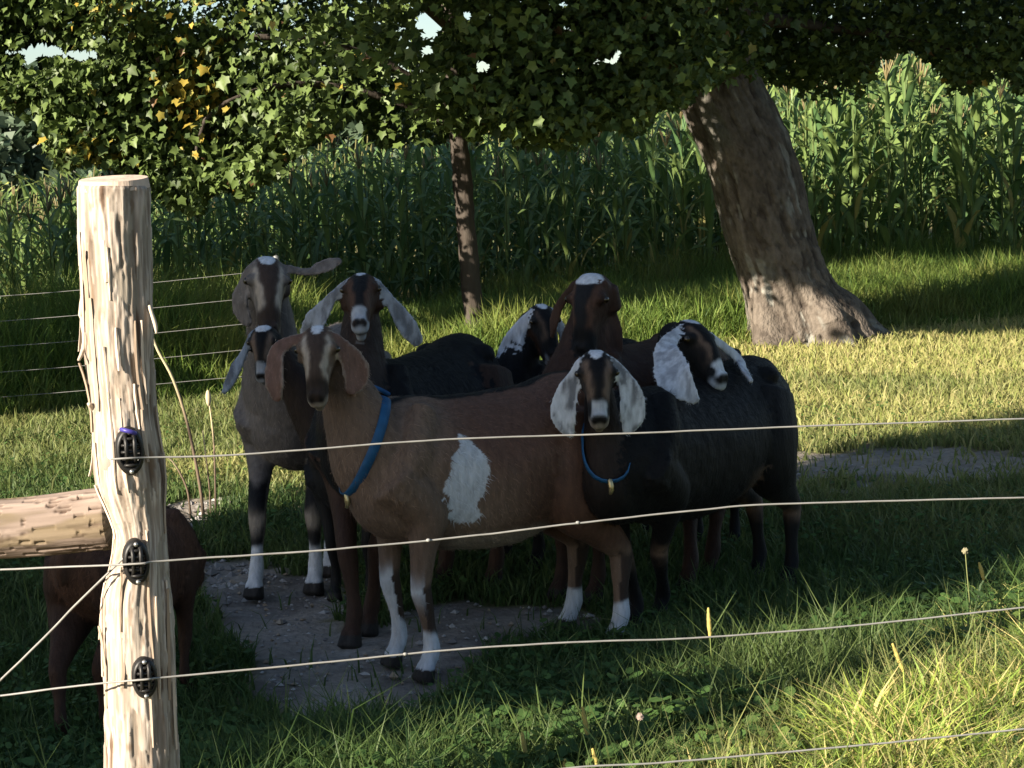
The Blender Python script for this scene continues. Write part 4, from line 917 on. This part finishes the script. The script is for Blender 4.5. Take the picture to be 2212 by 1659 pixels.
# big brown goat with white poll
goat('big brown goat with arched nose and white poll, head lowered left behind the black doe', (0.25, 6.08), (0.62, 6.50), 0.83, (1266, 606, 6.0), (-28, 58, 0),
     {'L': dict(p=[(1316, 668, 0.05), (1328, 715, 0.05), (1326, 760, 0.04), (1312, 800, 0.02)], w=[16, 22, 22, 9], n=(0.6, -1, 0.1)), 'R': dict(p=[(1212, 655, 0.05), (1198, 690, 0.06), (1192, 730, 0.06)], w=[12, 14, 6], n=(-0.6, -1, 0.1))},
     mk_coat(BROWN, BROWN * 0.9, dict(base=BROWN * 0.75, stripe=BROWN * 1.6, centre=BLACK * 2.5, nose=BLACK * 1.5, muzzle=BLACK * 2, poll=WHITE, cheek=BROWN * 0.7, pollw=0.05), (BROWN * 1.1, BROWN * 1.6, BROWN * 0.6, 0.5), legs_plain(BROWN * 0.7)), hscale=0.98, feet={'hl': (1534, 1248), 'hr': (1488, 1275), 'fr': (1212, 1296), 'fl': (1288, 1305)})
# black goat with white ear, behind
goat('black goat with pale ear and white poll half hidden behind the brown goat', (0.02, 6.52), (0.42, 7.02), 0.745, (1174, 664, 6.45), (24, 45, 0),
     {'R': dict(p=[(1122, 708, 0.0), (1106, 738, 0.0), (1090, 768, 0.0), (1078, 792, 0.0)], w=[17, 22, 20, 10], n=(-0.3, -1, 0.1)), 'L': dict(p=[(1215, 715, 0.03), (1220, 750, 0.03), (1215, 785, 0.03)], w=[12, 16, 8], n=(0.4, -1, 0.1))},
     mk_coat(BLACK, BLACK * 1.5, dict(base=BLACK * 2, stripe=TAN * 0.4, centre=BLACK, nose=BLACK, muzzle=GREYW * 0.5, poll=WHITE, cheek=BROWN * 0.8, pollw=0.022), (WHITE * 0.95, WHITE, GREYT, 0.4), legs_plain(BLACK * 1.5)), hscale=0.85)
# dark brown goat with white muzzle, ears spread
goat('dark brown goat with white muzzle and grey ears spread wide, facing straight out', (-0.44, 5.68), (-0.18, 6.26), 0.855, (779, 594, 5.66), (0, 28),
     {'R': dict(p=[(716, 644, 0.0), (697, 672, 0.0), (676, 698, 0.0), (654, 728, 0.02)], w=[14, 22, 26, 12], n=(-0.15, -1, 0.25)), 'L': dict(p=[(842, 648, 0.0), (862, 678, 0.0), (884, 712, 0.0), (906, 744, 0.02)], w=[14, 20, 24, 14], n=(0.15, -1, 0.25))},
     mk_coat(BLACK * 1.3, DKBR * 0.8, dict(base=BROWN * 0.8, stripe=BROWN * 1.5, centre=BLACK * 2.2, nose=None, muzzle=GREYW * 0.7, poll=WHITE, cheek=BROWN * 0.8, pollw=0.018, nose_w=GREYW * 0.9), (GREYW * 0.8, GREYW, BLACK * 10, 0.6), legs_plain(BROWN * 0.9)), feet={'fl': (800, 1372), 'fr': (764, 1398)}, collar=(0.62, None, 0.007), hscale=0.77)
# tall grey-brown goat at the left back
goat('tall grey brown goat with striped face and one ear held out sideways', (-0.785, 6.48), (-0.64, 7.06), 0.84, (578, 566, 6.16), (10, 50, 5),
     {'R': dict(p=[(528, 612, 0.0), (518, 645, 0.0), (524, 675, 0.0), (540, 702, -0.02)], w=[17, 23, 23, 10], n=(-0.6, -1, 0.1)), 'L': dict(p=[(664, 588, 0.0), (688, 580, 0.0), (712, 571, 0.0), (738, 563, 0.0)], w=[10, 16, 18, 8], n=(0.05, -1, 0.6))},
     mk_coat(GREYT * 0.85, GREYT * 0.7, dict(base=GREYT * 0.75, stripe=CREAM, centre=DKBR * 1.3, nose=DKBR, muzzle=GREYT, poll=WHITE, cheek=DKBR, pollw=0.025), (GREYT * 0.95, GREYT * 1.3, DKBR, 0.3), legs_plain(GREYT * 0.7, knee=CREAM * 0.7, sock=WHITE * 0.85, sock_h=0.17, stripe=BLACK * 2)), feet={'fr': (553, 1292), 'fl': (682, 1282), 'hl': (735, 1240), 'hr': (715, 1245)})
# small black goat
goat('small black goat with white poll peering out under the tall grey brown one', (-0.56, 6.14), (-0.44, 6.62), 0.62, (566, 712, 5.98), (-5, 52, 0),
     {'R': dict(p=[(526, 765, 0.0), (512, 790, 0.0), (500, 818, 0.0), (482, 850, 0.01)], w=[10, 15, 15, 7], n=(-0.3, -1, 0.1))},
     mk_coat(BLACK * 1.6, DKBR * 0.7, dict(base=BLACK * 1.5, stripe=TAN * 0.9, centre=BLACK, nose=None, muzzle=GREYW * 0.6, poll=WHITE, cheek=BLACK * 2, pollw=0.034, nose_w=GREYW * 0.7, stripe_w=1.4), (np.array((0.25, 0.30, 0.38)), GREYW * 0.7, BLACK * 4, 0.6), legs_plain(BLACK * 2)), hscale=0.88)
# brown kid behind the post
goat('young reddish brown goat grazing behind the round fence post and rail', (-0.995, 5.06), (-1.13, 4.76), 0.545, (300, 1340, 5.3), (150, 65, 0),
     {'R': dict(p=[(310, 1380, 0.0), (312, 1420, 0.0), (310, 1450, 0.0)], w=[10, 16, 8], n=(-0.3, -1, 0.1))},
     mk_coat(BROWN * 1.7, BROWN * 1.7, dict(base=BROWN * 0.7, stripe=BROWN, centre=BROWN * 0.6, nose=None, muzzle=BROWN, poll=None), (BROWN, BROWN, BROWN * 0.6, 0.4), legs_plain(BROWN * 0.9)), feet={'hl': (140, 1612), 'hr': (236, 1590)}, neckbase=(0.14, 0, 0.5), L=0.52)

# ------------------------------------------------------------------ fence post, rail, wires
def fence_post():
    ctr = [(246, 400, 74), (247, 470, 73), (252, 600, 72), (258, 750, 70), (268, 880, 66), (276, 980, 70), (283, 1040, 71), (293, 1095, 60), (303, 1150, 52), (302, 1215, 58), (297, 1290, 70), (300, 1400, 74), (304, 1520, 75), (308, 1660, 77), (316, 1850, 82), (323, 2060, 86)]
    D = 3.4
    pts = [P(a, b, D) for a, b, _ in ctr]; r = [c * D / FPX for _, _, c in ctr]; base = np.array([pts[-1][0], D, 0.0])
    root = empty('fence_post', base); tag(root, 'round weathered cedar post with shaggy peeling bark and black insulators', 'fence post')
    nn, mm = 144, 520; V, Q, T, tt, an = tube(pts, r, n=nn, m=mm, up=(0, 1, 0)); cp = np.repeat(spline(pts, mm), nn, 0); d = V[:nn * mm] - cp; a = an[:nn * mm]; z = V[:nn * mm, 2]
    q = np.column_stack([np.cos(a), np.sin(a), z * 1.1]); q2 = np.column_stack([np.cos(a), np.sin(a), z * 2.5])
    strips = fbm(q * np.array([1, 1, 1.0]), 7, 2, 2); fib = noise(q * np.array([1, 1, 0.8]), 26, 3); pl = sstep(0.46, 0.54, fbm(q2, 3.0, 4, 2))
    q3 = q * np.array([1, 1, 2.2]) + 0.06 * (fbm(q, 9, 41)[:, None] - 0.5); pl2 = sstep(0.485, 0.515, fbm(q3, 5.0, 14, 3)); pl3 = sstep(0.50, 0.53, fbm(q * np.array([1, 1, 1.2]), 11, 24, 2))
    rel = 0.07 * (strips - 0.5) + 0.03 * (fib - 0.5) + 0.035 * pl + 0.03 * pl2 + 0.02 * pl3 + 0.05 * (fbm(q, 2.2, 8) - 0.5)
    rel *= sstep(tt[:nn * mm].min(), 0.012, tt[:nn * mm]) * 0.8 + 0.2
    V[:nn * mm] = cp + d * (1 + rel)[:, None]
    wood = lerp((0.29, 0.245, 0.20), (0.43, 0.375, 0.31), sstep(0.35, 0.7, strips)); barkc = lerp((0.30, 0.24, 0.195), (0.52, 0.45, 0.39), sstep(0.3, 0.7, fib)); pl = np.maximum(pl * 0.5, pl2)
    c = lerp(wood, barkc, pl); c = lerp(c, (0.13, 0.085, 0.06), np.maximum(sstep(0.32, 0.2, strips), (1 - pl2) * (1 - pl3) * 0.35)); c = lerp(c, (0.20, 0.13, 0.08), sstep(0.70, 0.78, fbm(q2, 6, 12)) * 0.7)
    cf = np.vstack([c, [[0.7, 0.55, 0.42]], [[0.4, 0.3, 0.2]]])
    V[nn * mm] = cp[0] + (V[nn * mm] - cp[0]) * 0.05
    shaft = link('shaft', np_mesh('shaft', V - base, [Q, T], cf), M['post'], root)
    # sawn top: a thin disc, proud of the shaft
    a_ = np.linspace(0, 2 * math.pi, 40, endpoint=False); c0 = pts[0]; rt = 0.062
    mb = MB(); top = np.column_stack([np.cos(a_) * rt, np.sin(a_) * rt * 0.96, np.cos(a_) * 0.0 - 0.012 * -np.sin(a_)]); top[:, 2] = 0.10 * top[:, 1]
    V2 = np.vstack([c0 + top * 1.0 + (0, 0, 0.012), c0 + top * np.array([1.05, 1.05, 1]) + (0, 0, -0.006), [c0 + (0, 0, 0.012)]]); j = np.arange(40)
    mb.add(V2, np.stack([40 + j, 40 + (j + 1) % 40, (j + 1) % 40, j], -1), np.stack([j * 0 + 80, j, (j + 1) % 40], -1), col=(0.66, 0.52, 0.42)); link('sawn_top', mb.mesh('sawn_top', base, False), M['post'], root)
    # bark strips lying on and peeling from the shaft
    cpl = spline(np.column_stack([pts, r]), 400); zl = cpl[:, 2]
    def at(zv, ang, off):
        i = np.argmin(np.abs(zl - zv)); c = cpl[i, :3]; rr = cpl[i, 3]; return c + np.array([math.cos(ang), math.sin(ang), 0]) * (rr * 1.03 + off)
    for k in range(34):
        ang = random.uniform(math.pi * 0.95, math.pi * 2.05); z0 = random.uniform(0.25, 1.30); Ls = random.uniform(0.05, 0.22); w = random.uniform(0.006, 0.014); pe = random.choice((0.002, 0.003, 0.005, 0.012))
        m = 7; da = random.uniform(-0.12, 0.12); VV = []
        for i in range(m):
            t = i / (m - 1); zz = z0 + Ls * t; off = 0.003 + pe * (t ** 3 if k % 2 else (1 - t) ** 3); ww = w * (0.35 + 0.65 * math.sin(math.pi * min(1, max(0, 0.1 + 0.8 * t)))) / 0.07
            for s_, o2 in ((-1, 0.0), (0, 0.002), (1, 0.0), (0, -0.003)):
                VV.append(at(zz, ang + da * t + s_ * ww * 0.5 + random.uniform(-0.01, 0.01), off + o2))
        i = np.arange(m - 1)[:, None] * 4; j = np.arange(4)[None]; QQ = np.stack([i + j, i + (j + 1) % 4, i + 4 + (j + 1) % 4, i + 4 + j], -1).reshape(-1, 4); QQ = np.vstack([QQ, [[3, 2, 1, 0]], [[4 * m - 4, 4 * m - 3, 4 * m - 2, 4 * m - 1]]])
        cc = lerp((0.34, 0.25, 0.18), (0.66, 0.55, 0.45), random.random() * np.ones(len(VV)))
        link('bark_strip', np_mesh('bark_strip', np.array(VV) - base, [QQ], cc, False), M['post'], root)
    for pp, rr in (([(178, 640, -0.01), (176, 680, -0.02), (184, 720, -0.02), (180, 755, -0.03), (170, 778, -0.05)], (0.004, 0.006, 0.006, 0.005, 0.003)), ([(322, 660, -0.03), (335, 700, -0.03), (338, 720, -0.03)], (0.003, 0.004, 0.002)), ([(208, 885, -0.02), (198, 880, -0.03), (192, 872, -0.04)], (0.006, 0.006, 0.004)), ([(240, 405, 0.0), (258, 392, 0), (272, 385, 0)], (0.003, 0.002, 0.001))):
        mb = MB(); mb.tube([P(a, b, D + d_) for a, b, d_ in pp], rr, n=6, m=9, col=(0.6, 0.5, 0.4)); link('bark_strip', mb.mesh('bark_strip', base), M['post'], root)
    # knots
    for (a, b, s) in ((240, 1000, 0.017),):
        c = P(a, b, D - 0.048); mb = MB(); mb.ball(c, np.array([s, s * 0.8, s * 1.3]), col=(0.36, 0.27, 0.23), n=16, m=10); link('knot', mb.mesh('knot', base), M['post'], root)
    # insulators
    for (a, b, hw, hh) in ((281, 975, 30, 52), (295, 1215, 28, 50), (313, 1465, 27, 46)):
        c = P(a, b, D - 0.076); sx, sz = hw * D / FPX, hh * D / FPX
        e = bpy.data.objects.new('insulator', None)
        mb = MB(); n = 28; q_ = np.linspace(0, 2 * math.pi, n, endpoint=False); ox = np.sign(np.cos(q_)) * np.abs(np.cos(q_)) ** 1.1 * sx; oz = np.sign(np.sin(q_)) * np.abs(np.sin(q_)) ** 0.85 * sz
        rows = [(1.0, 0.022), (1.0, 0.0), (0.86, -0.006), (0.72, -0.006), (0.66, 0.0)]
        nrm = np.array([0.30, -0.95, 0.0]); sd = np.array([0.95, 0.30, 0.0])
        VV = np.vstack([c + sd * (ox * s_)[:, None] + np.array([0, 0, 1.0]) * (oz * s_)[:, None] - nrm * y_ for s_, y_ in rows] + [[c]])
        i = np.arange(len(rows) - 1)[:, None] * n; j = np.arange(n)[None]; QQ = np.stack([i + j, i + (j + 1) % n, i + n + (j + 1) % n, i + n + j], -1).reshape(-1, 4); jj = np.arange(n); o4 = (len(rows) - 1) * n
        mb.add(VV, QQ, np.stack([jj * 0 + len(VV) - 1, o4 + jj, o4 + (jj + 1) % n], -1))
        for kz in (-0.55, -0.28, 0.0, 0.28, 0.55):
            w_ = sx * 0.62 * math.sqrt(max(0.05, 1 - (kz / 0.8) ** 2)); z_ = np.array([0, 0, kz * sz]); mb.tube([c + z_ - sd * w_ + nrm * 0.004, c + z_ + nrm * 0.011, c + z_ + sd * w_ + nrm * 0.004], 0.0032, n=6, m=5)
        for sx_ in (-1, 1): mb.tube([c + sd * sx_ * sx * 0.30 + np.array([0, 0, 0.03]) + nrm * 0.006, c + sd * sx_ * sx * 0.30 + np.array([0, 0, 0.0]) + nrm * 0.016, c + sd * sx_ * sx * 0.30 + np.array([0, 0, -0.02]) + nrm * 0.006], 0.004, n=6, m=5)
        ins = link('insulator', mb.mesh('insulator', base), M['plastic'], root)
        for zz in (0.82, -0.82):
            nb = MB(); nb.ball(c + np.array([0, 0, zz * sz]) + nrm * 0.008, 0.0045, n=8, m=6); link('nail_head', nb.mesh('nail_head', base), M['steel'], ins)
        if b < 1000:
            nb = MB(); nb.tube([c + np.array([-0.012, -0.008, sz * 0.95]), c + np.array([0.002, -0.018, sz * 0.9]), c + np.array([0.014, -0.008, sz * 0.76])], 0.0042, n=8, m=6); o_ = link('clip', nb.mesh('clip', base), M['blueplastic'], ins); o_['label'] = 'violet plastic clip on the top insulator'
fence_post()
def rail():
    D = 3.52; pts = [P(-900, 1190, D + 0.1), P(-500, 1170, D + 0.05), P(-150, 1152, D), P(60, 1138, D), P(205, 1122, D), P(236, 1119, D)]; base = np.array([pts[0][0], D, 0])
    nn, mm = 96, 520; V, Q, T, tt, an = tube(pts, np.array([66, 66, 66, 66, 69, 68]) * D / FPX, n=nn, m=mm); cp = np.repeat(spline(pts, mm), nn, 0); d = V[:nn * mm] - cp; a = an[:nn * mm]; x = V[:nn * mm, 0]
    q = np.column_stack([np.cos(a), np.sin(a), x * 1.6]); st = noise(q, 11, 3); st2 = noise(q, 24, 4); big = fbm(np.column_stack([np.cos(a), np.sin(a), x * 2]), 2.5, 6)
    V[:nn * mm] = cp + d * (1 + 0.10 * (big - 0.5) + 0.06 * (st - 0.5) - 0.10 * sstep(0.74, 0.82, st2) )[:, None]
    c = lerp((0.23, 0.175, 0.145), (0.40, 0.31, 0.26), st); c = lerp(c, (0.13, 0.09, 0.07), sstep(0.70, 0.8, st2)); fl = fbm(np.column_stack([np.cos(a), np.sin(a), x * 5]), 6, 16); c = lerp(c, (0.22, 0.17, 0.10), sstep(0.5, 0.6, big) * 0.7); c = lerp(c, (0.12, 0.085, 0.06), sstep(0.55, 0.62, fl) * sstep(0.3, -0.3, np.sin(a)) * 0.8)  # dark flakes on the underside only, shade under the rail put into the colour
    c = np.vstack([c, [[0.4, 0.3, 0.2]] * 2])
    o = link('fence_rail', np_mesh('fence_rail', V - base, [Q, T], c), M['rail'], loc=base); tag(o, 'horizontal log rail running from the left edge to the round post', 'fence rail')
    pb = np.array([pts[0][0], D + 0.1, 0]); e = [pb + (0, 0, -0.1), pb + (0.01, 0, 0.6), pb + (0, 0, 1.35)]
    V, Q, T, tt, an = tube(e, [0.075, 0.072, 0.07], n=32, m=40); o = link('fence_post', np_mesh('fence_post', V - pb, [Q, T], np.tile((0.42, 0.34, 0.27), (len(V), 1))), M['post'], loc=pb); tag(o, 'plain round post off to the left carrying the far end of the rail', 'fence post')
rail()
def wire(label, px, r=0.0019, group='wires strung across the front', sag=0.0, name='fence_wire', knots=()):
    pts = [P(*p) for p in px]; n = max(40, len(pts) * 14); q = spline(pts, n)
    q[:, 2] += 0.0012 * (noise(q * 1.0, 23, 3) - 0.5); base = q[0].copy()
    V, Q, T, tt, an = tube(q, r, n=8); mb = MB(); mb.add(V, Q, T)
    for k in knots: mb.ball(P(*k), (0.0045, 0.0034, 0.0034), n=8, m=6)
    o = link(name, mb.mesh(name, base), M['wire'], loc=base); return tag(o, label, 'wire', group)
wire('uppermost pale wire of the near fence, crossing the tan doe below her collar top', [(240, 992, 3.30), (281, 990, 3.30), (350, 988, 3.33), (550, 980, 3.36), (950, 950, 3.45), (1330, 937, 3.54), (1710, 922, 3.63), (2350, 900, 3.78)], r=0.0018)
wire('second near wire, rising to the right across the goats\' bellies', [(-140, 1238, 3.36), (105, 1226, 3.33), (295, 1218, 3.30), (360, 1211, 3.33), (700, 1188, 3.40), (1000, 1160, 3.47), (1250, 1130, 3.52), (1500, 1103, 3.58), (1710, 1088, 3.63), (2350, 1072, 3.78)], knots=[(925, 1167, 3.45), (1248, 1129, 3.52)])
wire('third near wire, passing in front of the hooves', [(-140, 1518, 3.36), (0, 1503, 3.35), (215, 1476, 3.32), (313, 1468, 3.30), (365, 1462, 3.33), (660, 1435, 3.39), (960, 1405, 3.46), (1240, 1387, 3.52), (1500, 1378, 3.58), (1860, 1350, 3.67), (2212, 1312, 3.75), (2350, 1300, 3.78)], knots=[(875, 1413, 3.44)])
wire('lowest near wire, half buried in the grass at the bottom edge', [(320, 1740, 3.33), (850, 1705, 3.44), (1220, 1660, 3.52), (1450, 1646, 3.57), (1900, 1606, 3.68), (2350, 1560, 3.78)], r=0.0021)
wire('slanting brace wire tied to the post above the lowest insulator', [(268, 1205, 3.33), (240, 1232, 3.34), (160, 1310, 3.36), (95, 1378, 3.38), (0, 1470, 3.40), (-120, 1585, 3.43)], r=0.0021, group=None, name='brace_wire')
for k, (y0, y1, nm) in enumerate(((640, 612, 'topmost'), (694, 668, 'second from top'), (749, 722, 'middle'), (804, 778, 'second from bottom'), (858, 836, 'lowest'))):
    wire('%s thin wire of the far fence before the dark thicket at left' % nm, [(-200, y0 + 16, 11.3), (0, y0, 11.35), (200, y0 - 16, 11.4), (604, y1 - 30, 11.6)], r=0.0017, group='wires of the far fence', name='far_fence_wire')
bp = P(604, 700, 11.62); tb = np.array([bp[0], 11.62, 0.0]); mb = MB(); mb.tube([tb, tb + (0, 0, 0.5), tb + (0, 0, 0.92)], 0.02, n=8, m=6); tag(link('far_fence_post', mb.mesh('far_fence_post', tb), M['steel'], loc=tb), 'thin steel post of the far fence behind the tall goat', 'fence post')

# ------------------------------------------------------------------ single plants
def foxtail(px, py, Y, Ls, lean, label, yellow=True):
    tip = P(px, py, Y); d = np.array([lean, 0.05, 1.0]); d /= np.linalg.norm(d); hd = tip - d * Ls; base = np.array([hd[0] - lean * 0.25, hd[1], 0.0])
    root = empty('foxtail_grass', base); tag(root, label, 'grass stem', 'foxtails in front of the herd')
    mb = MB(); mb.tube([base, base * 0.4 + hd * 0.6 + (-lean * 0.02, 0, 0), hd], [0.0018, 0.0014, 0.0012], n=5, m=8, col=(0.16, 0.20, 0.06)); link('stem', mb.mesh('stem', base), M['dry'], root)
    V, Q, T, tt, an = tube([hd, hd + d * Ls * 0.5, tip], [0.0042, 0.0055, 0.0028], n=9, m=22); ctr = np.repeat(spline([hd, hd + d * Ls * 0.5, tip], 22), 9, 0); V[:198] = ctr + (V[:198] - ctr) * rng.uniform(0.8, 1.25, (198, 1))
    link('seed_head', np_mesh('seed_head', V - base, [Q, T], np.tile((0.40, 0.32, 0.10), (len(V), 1)), True), M['dry'], root)
    bl = MB(); V, Q, T, C = blades(np.array([base[0]] * 3), np.array([base[1]] * 3), np.zeros(3), np.array([0.1, 0.13, 0.09]), np.array([0.006] * 3), np.array([0.6, 0.4, 0.8]), np.tile((0.09, 0.15, 0.04), (3, 1)), 3); bl.add(V, Q, T); bl.C.append(C); link('leaf', bl.mesh('leaf', base), M['grass'], root)
for a in ((1530, 1313, 4.55, 0.075, -0.03, 'yellow foxtail standing alone against the wire below the black doe'), (1258, 1527, 4.1, 0.065, -0.14, 'upright foxtail spike left of centre at the bottom of the picture'), (1280, 1617, 3.95, 0.05, -0.2, 'short foxtail at the bottom edge below the upright spike'), (1128, 1582, 4.05, 0.045, -0.12, 'small foxtail in the shaded grass below the tan doe'), (1220, 1640, 3.95, 0.03, 0.0, 'stubby foxtail low on the bottom edge'), (1928, 1390, 4.5, 0.075, -0.35, 'foxtail leaning left at the edge of the sunlit grass'), (2115, 1215, 5.0, 0.05, -0.25, 'pale foxtail nearest the right edge by the leafy weed')): foxtail(*a)
def stem_flower(px, py, Y, lean, label, c, cat='flower'):
    tip = P(px, py, Y); base = np.array([tip[0] - lean, tip[1], 0]); root = empty('clover_flower', base); tag(root, label, cat, 'flower heads in the near grass')
    mb = MB(); mb.tube([base, (base + tip) / 2 + (lean * 0.15, 0, 0.02), tip], [0.0018, 0.0015, 0.0013], n=5, m=7, col=(0.2, 0.22, 0.09)); link('stem', mb.mesh('stem', base), M['dry'], root)
    mb = MB(); V, Q, T = ball(tip, 0.009, 12, 9); V = tip + (V - tip) * rng.uniform(0.75, 1.25, (len(V), 1)); mb.add(V, Q, T, c); link('flower_head', mb.mesh('flower_head', base, False), M['dry'], root)
stem_flower(1383, 1548, 4.1, 0.05, 'small pale clover head on a crossed stem, bottom centre', (0.34, 0.26, 0.22)); stem_flower(1860, 1500, 4.35, -0.02, 'brown dried clover head at the edge of the sunlit grass', (0.42, 0.3, 0.2)); stem_flower(1752, 1560, 4.25, 0.01, 'pinkish clover head in the sunlit grass', (0.34, 0.22, 0.2)); stem_flower(2085, 1190, 5.1, -0.03, 'tiny seed head beside the leafy weed at right', (0.24, 0.22, 0.14))
def weed(px, py, Y, label, n=26):
    tip = P(px, py, Y); base = np.array([tip[0] - 0.02, tip[1], 0]); root = empty('leafy_weed', base); tag(root, label, 'weed', 'leafy weeds at the right edge')
    mb = MB(); mb.tube([base, base * 0.5 + tip * 0.5 + (0.012, 0, 0), tip], [0.003, 0.0025, 0.0012], n=6, m=9, col=(0.15, 0.2, 0.06)); link('stem', mb.mesh('stem', base), M['dry'], root)
    hgt = tip[2]
    for k in range(n):
        t = 0.35 + 0.65 * k / (n - 1); c = base + (tip - base) * t; a = k * 2.4; L_ = random.uniform(0.02, 0.045) * (1.3 - 0.6 * t); o = np.array([math.cos(a), math.sin(a), 0.45]); s_ = np.array([-math.sin(a), math.cos(a), 0]) * L_ * 0.28
        V = np.array([c, c + o * L_ * 0.5 + s_, c + o * L_ + (0, 0, -0.006), c + o * L_ * 0.5 - s_]); me = np_mesh('leaf', V - base, [[(0, 1, 2, 3)]], np.tile((0.14, 0.2, 0.05), (4, 1))); link('leaf', me, M['grass'], root)
weed(2160, 1205, 5.0, 'tallest leafy weed, catching the sun in front of the shade at right')
weed(2200, 1275, 4.9, 'leafy weed cut by the right edge below the tallest one', 22)
weed(2105, 1335, 4.85, 'short leafy weed crossing the third wire near the right edge', 18)
weed(2020, 1440, 4.6, 'low bushy weed in the sunlit grass under the leaning foxtail', 18)
def dry_stems():
    for label, pp, r in (('tall bent straw stem arching from the post to the ground', [(322, 705, 7.6), (340, 755, 7.6), (372, 815, 7.6), (398, 890, 7.6), (415, 960, 7.6), (432, 1050, 7.6), (440, 1120, 7.6)], 0.0075),
                         ('short arched dry stem right beside the post', [(340, 985, 7.6), (365, 990, 7.6), (385, 1015, 7.6), (405, 1060, 7.6), (412, 1120, 7.6)], 0.005),
                         ('thin dry stalk with seed tip between the post and the tall goat', [(450, 860, 7.6), (456, 900, 7.6), (462, 960, 7.6), (465, 1040, 7.6), (466, 1120, 7.6)], 0.005),
                         ('fainter dry stalk next to the seed tipped one', [(438, 930, 7.7), (444, 980, 7.7), (452, 1050, 7.7), (455, 1110, 7.7)], 0.004)):
        pts = [P(*p) for p in pp]; base = pts[-1].copy(); mb = MB(); k = len(pts)
        c = lerp((0.5, 0.42, 0.26), (0.18, 0.13, 0.09), np.linspace(0, 1, k)); V, Q, T, tt, an = tube(pts, np.linspace(r * 0.7, r, k), n=6, m=24); mb.add(V, Q, T); mb.C.append(lerp((0.5, 0.42, 0.26), (0.15, 0.11, 0.08), sstep(0.25, 0.6, tt)))
        if 'seed' in label and 'fainter' not in label: mb.ball(pts[0], (0.012, 0.012, 0.035), col=(0.5, 0.42, 0.28), n=8, m=6)
        tag(link('dry_stem', mb.mesh('dry_stem', base), M['dry'], loc=base), label, 'dry stem', 'dry stems beside the post')
dry_stems()
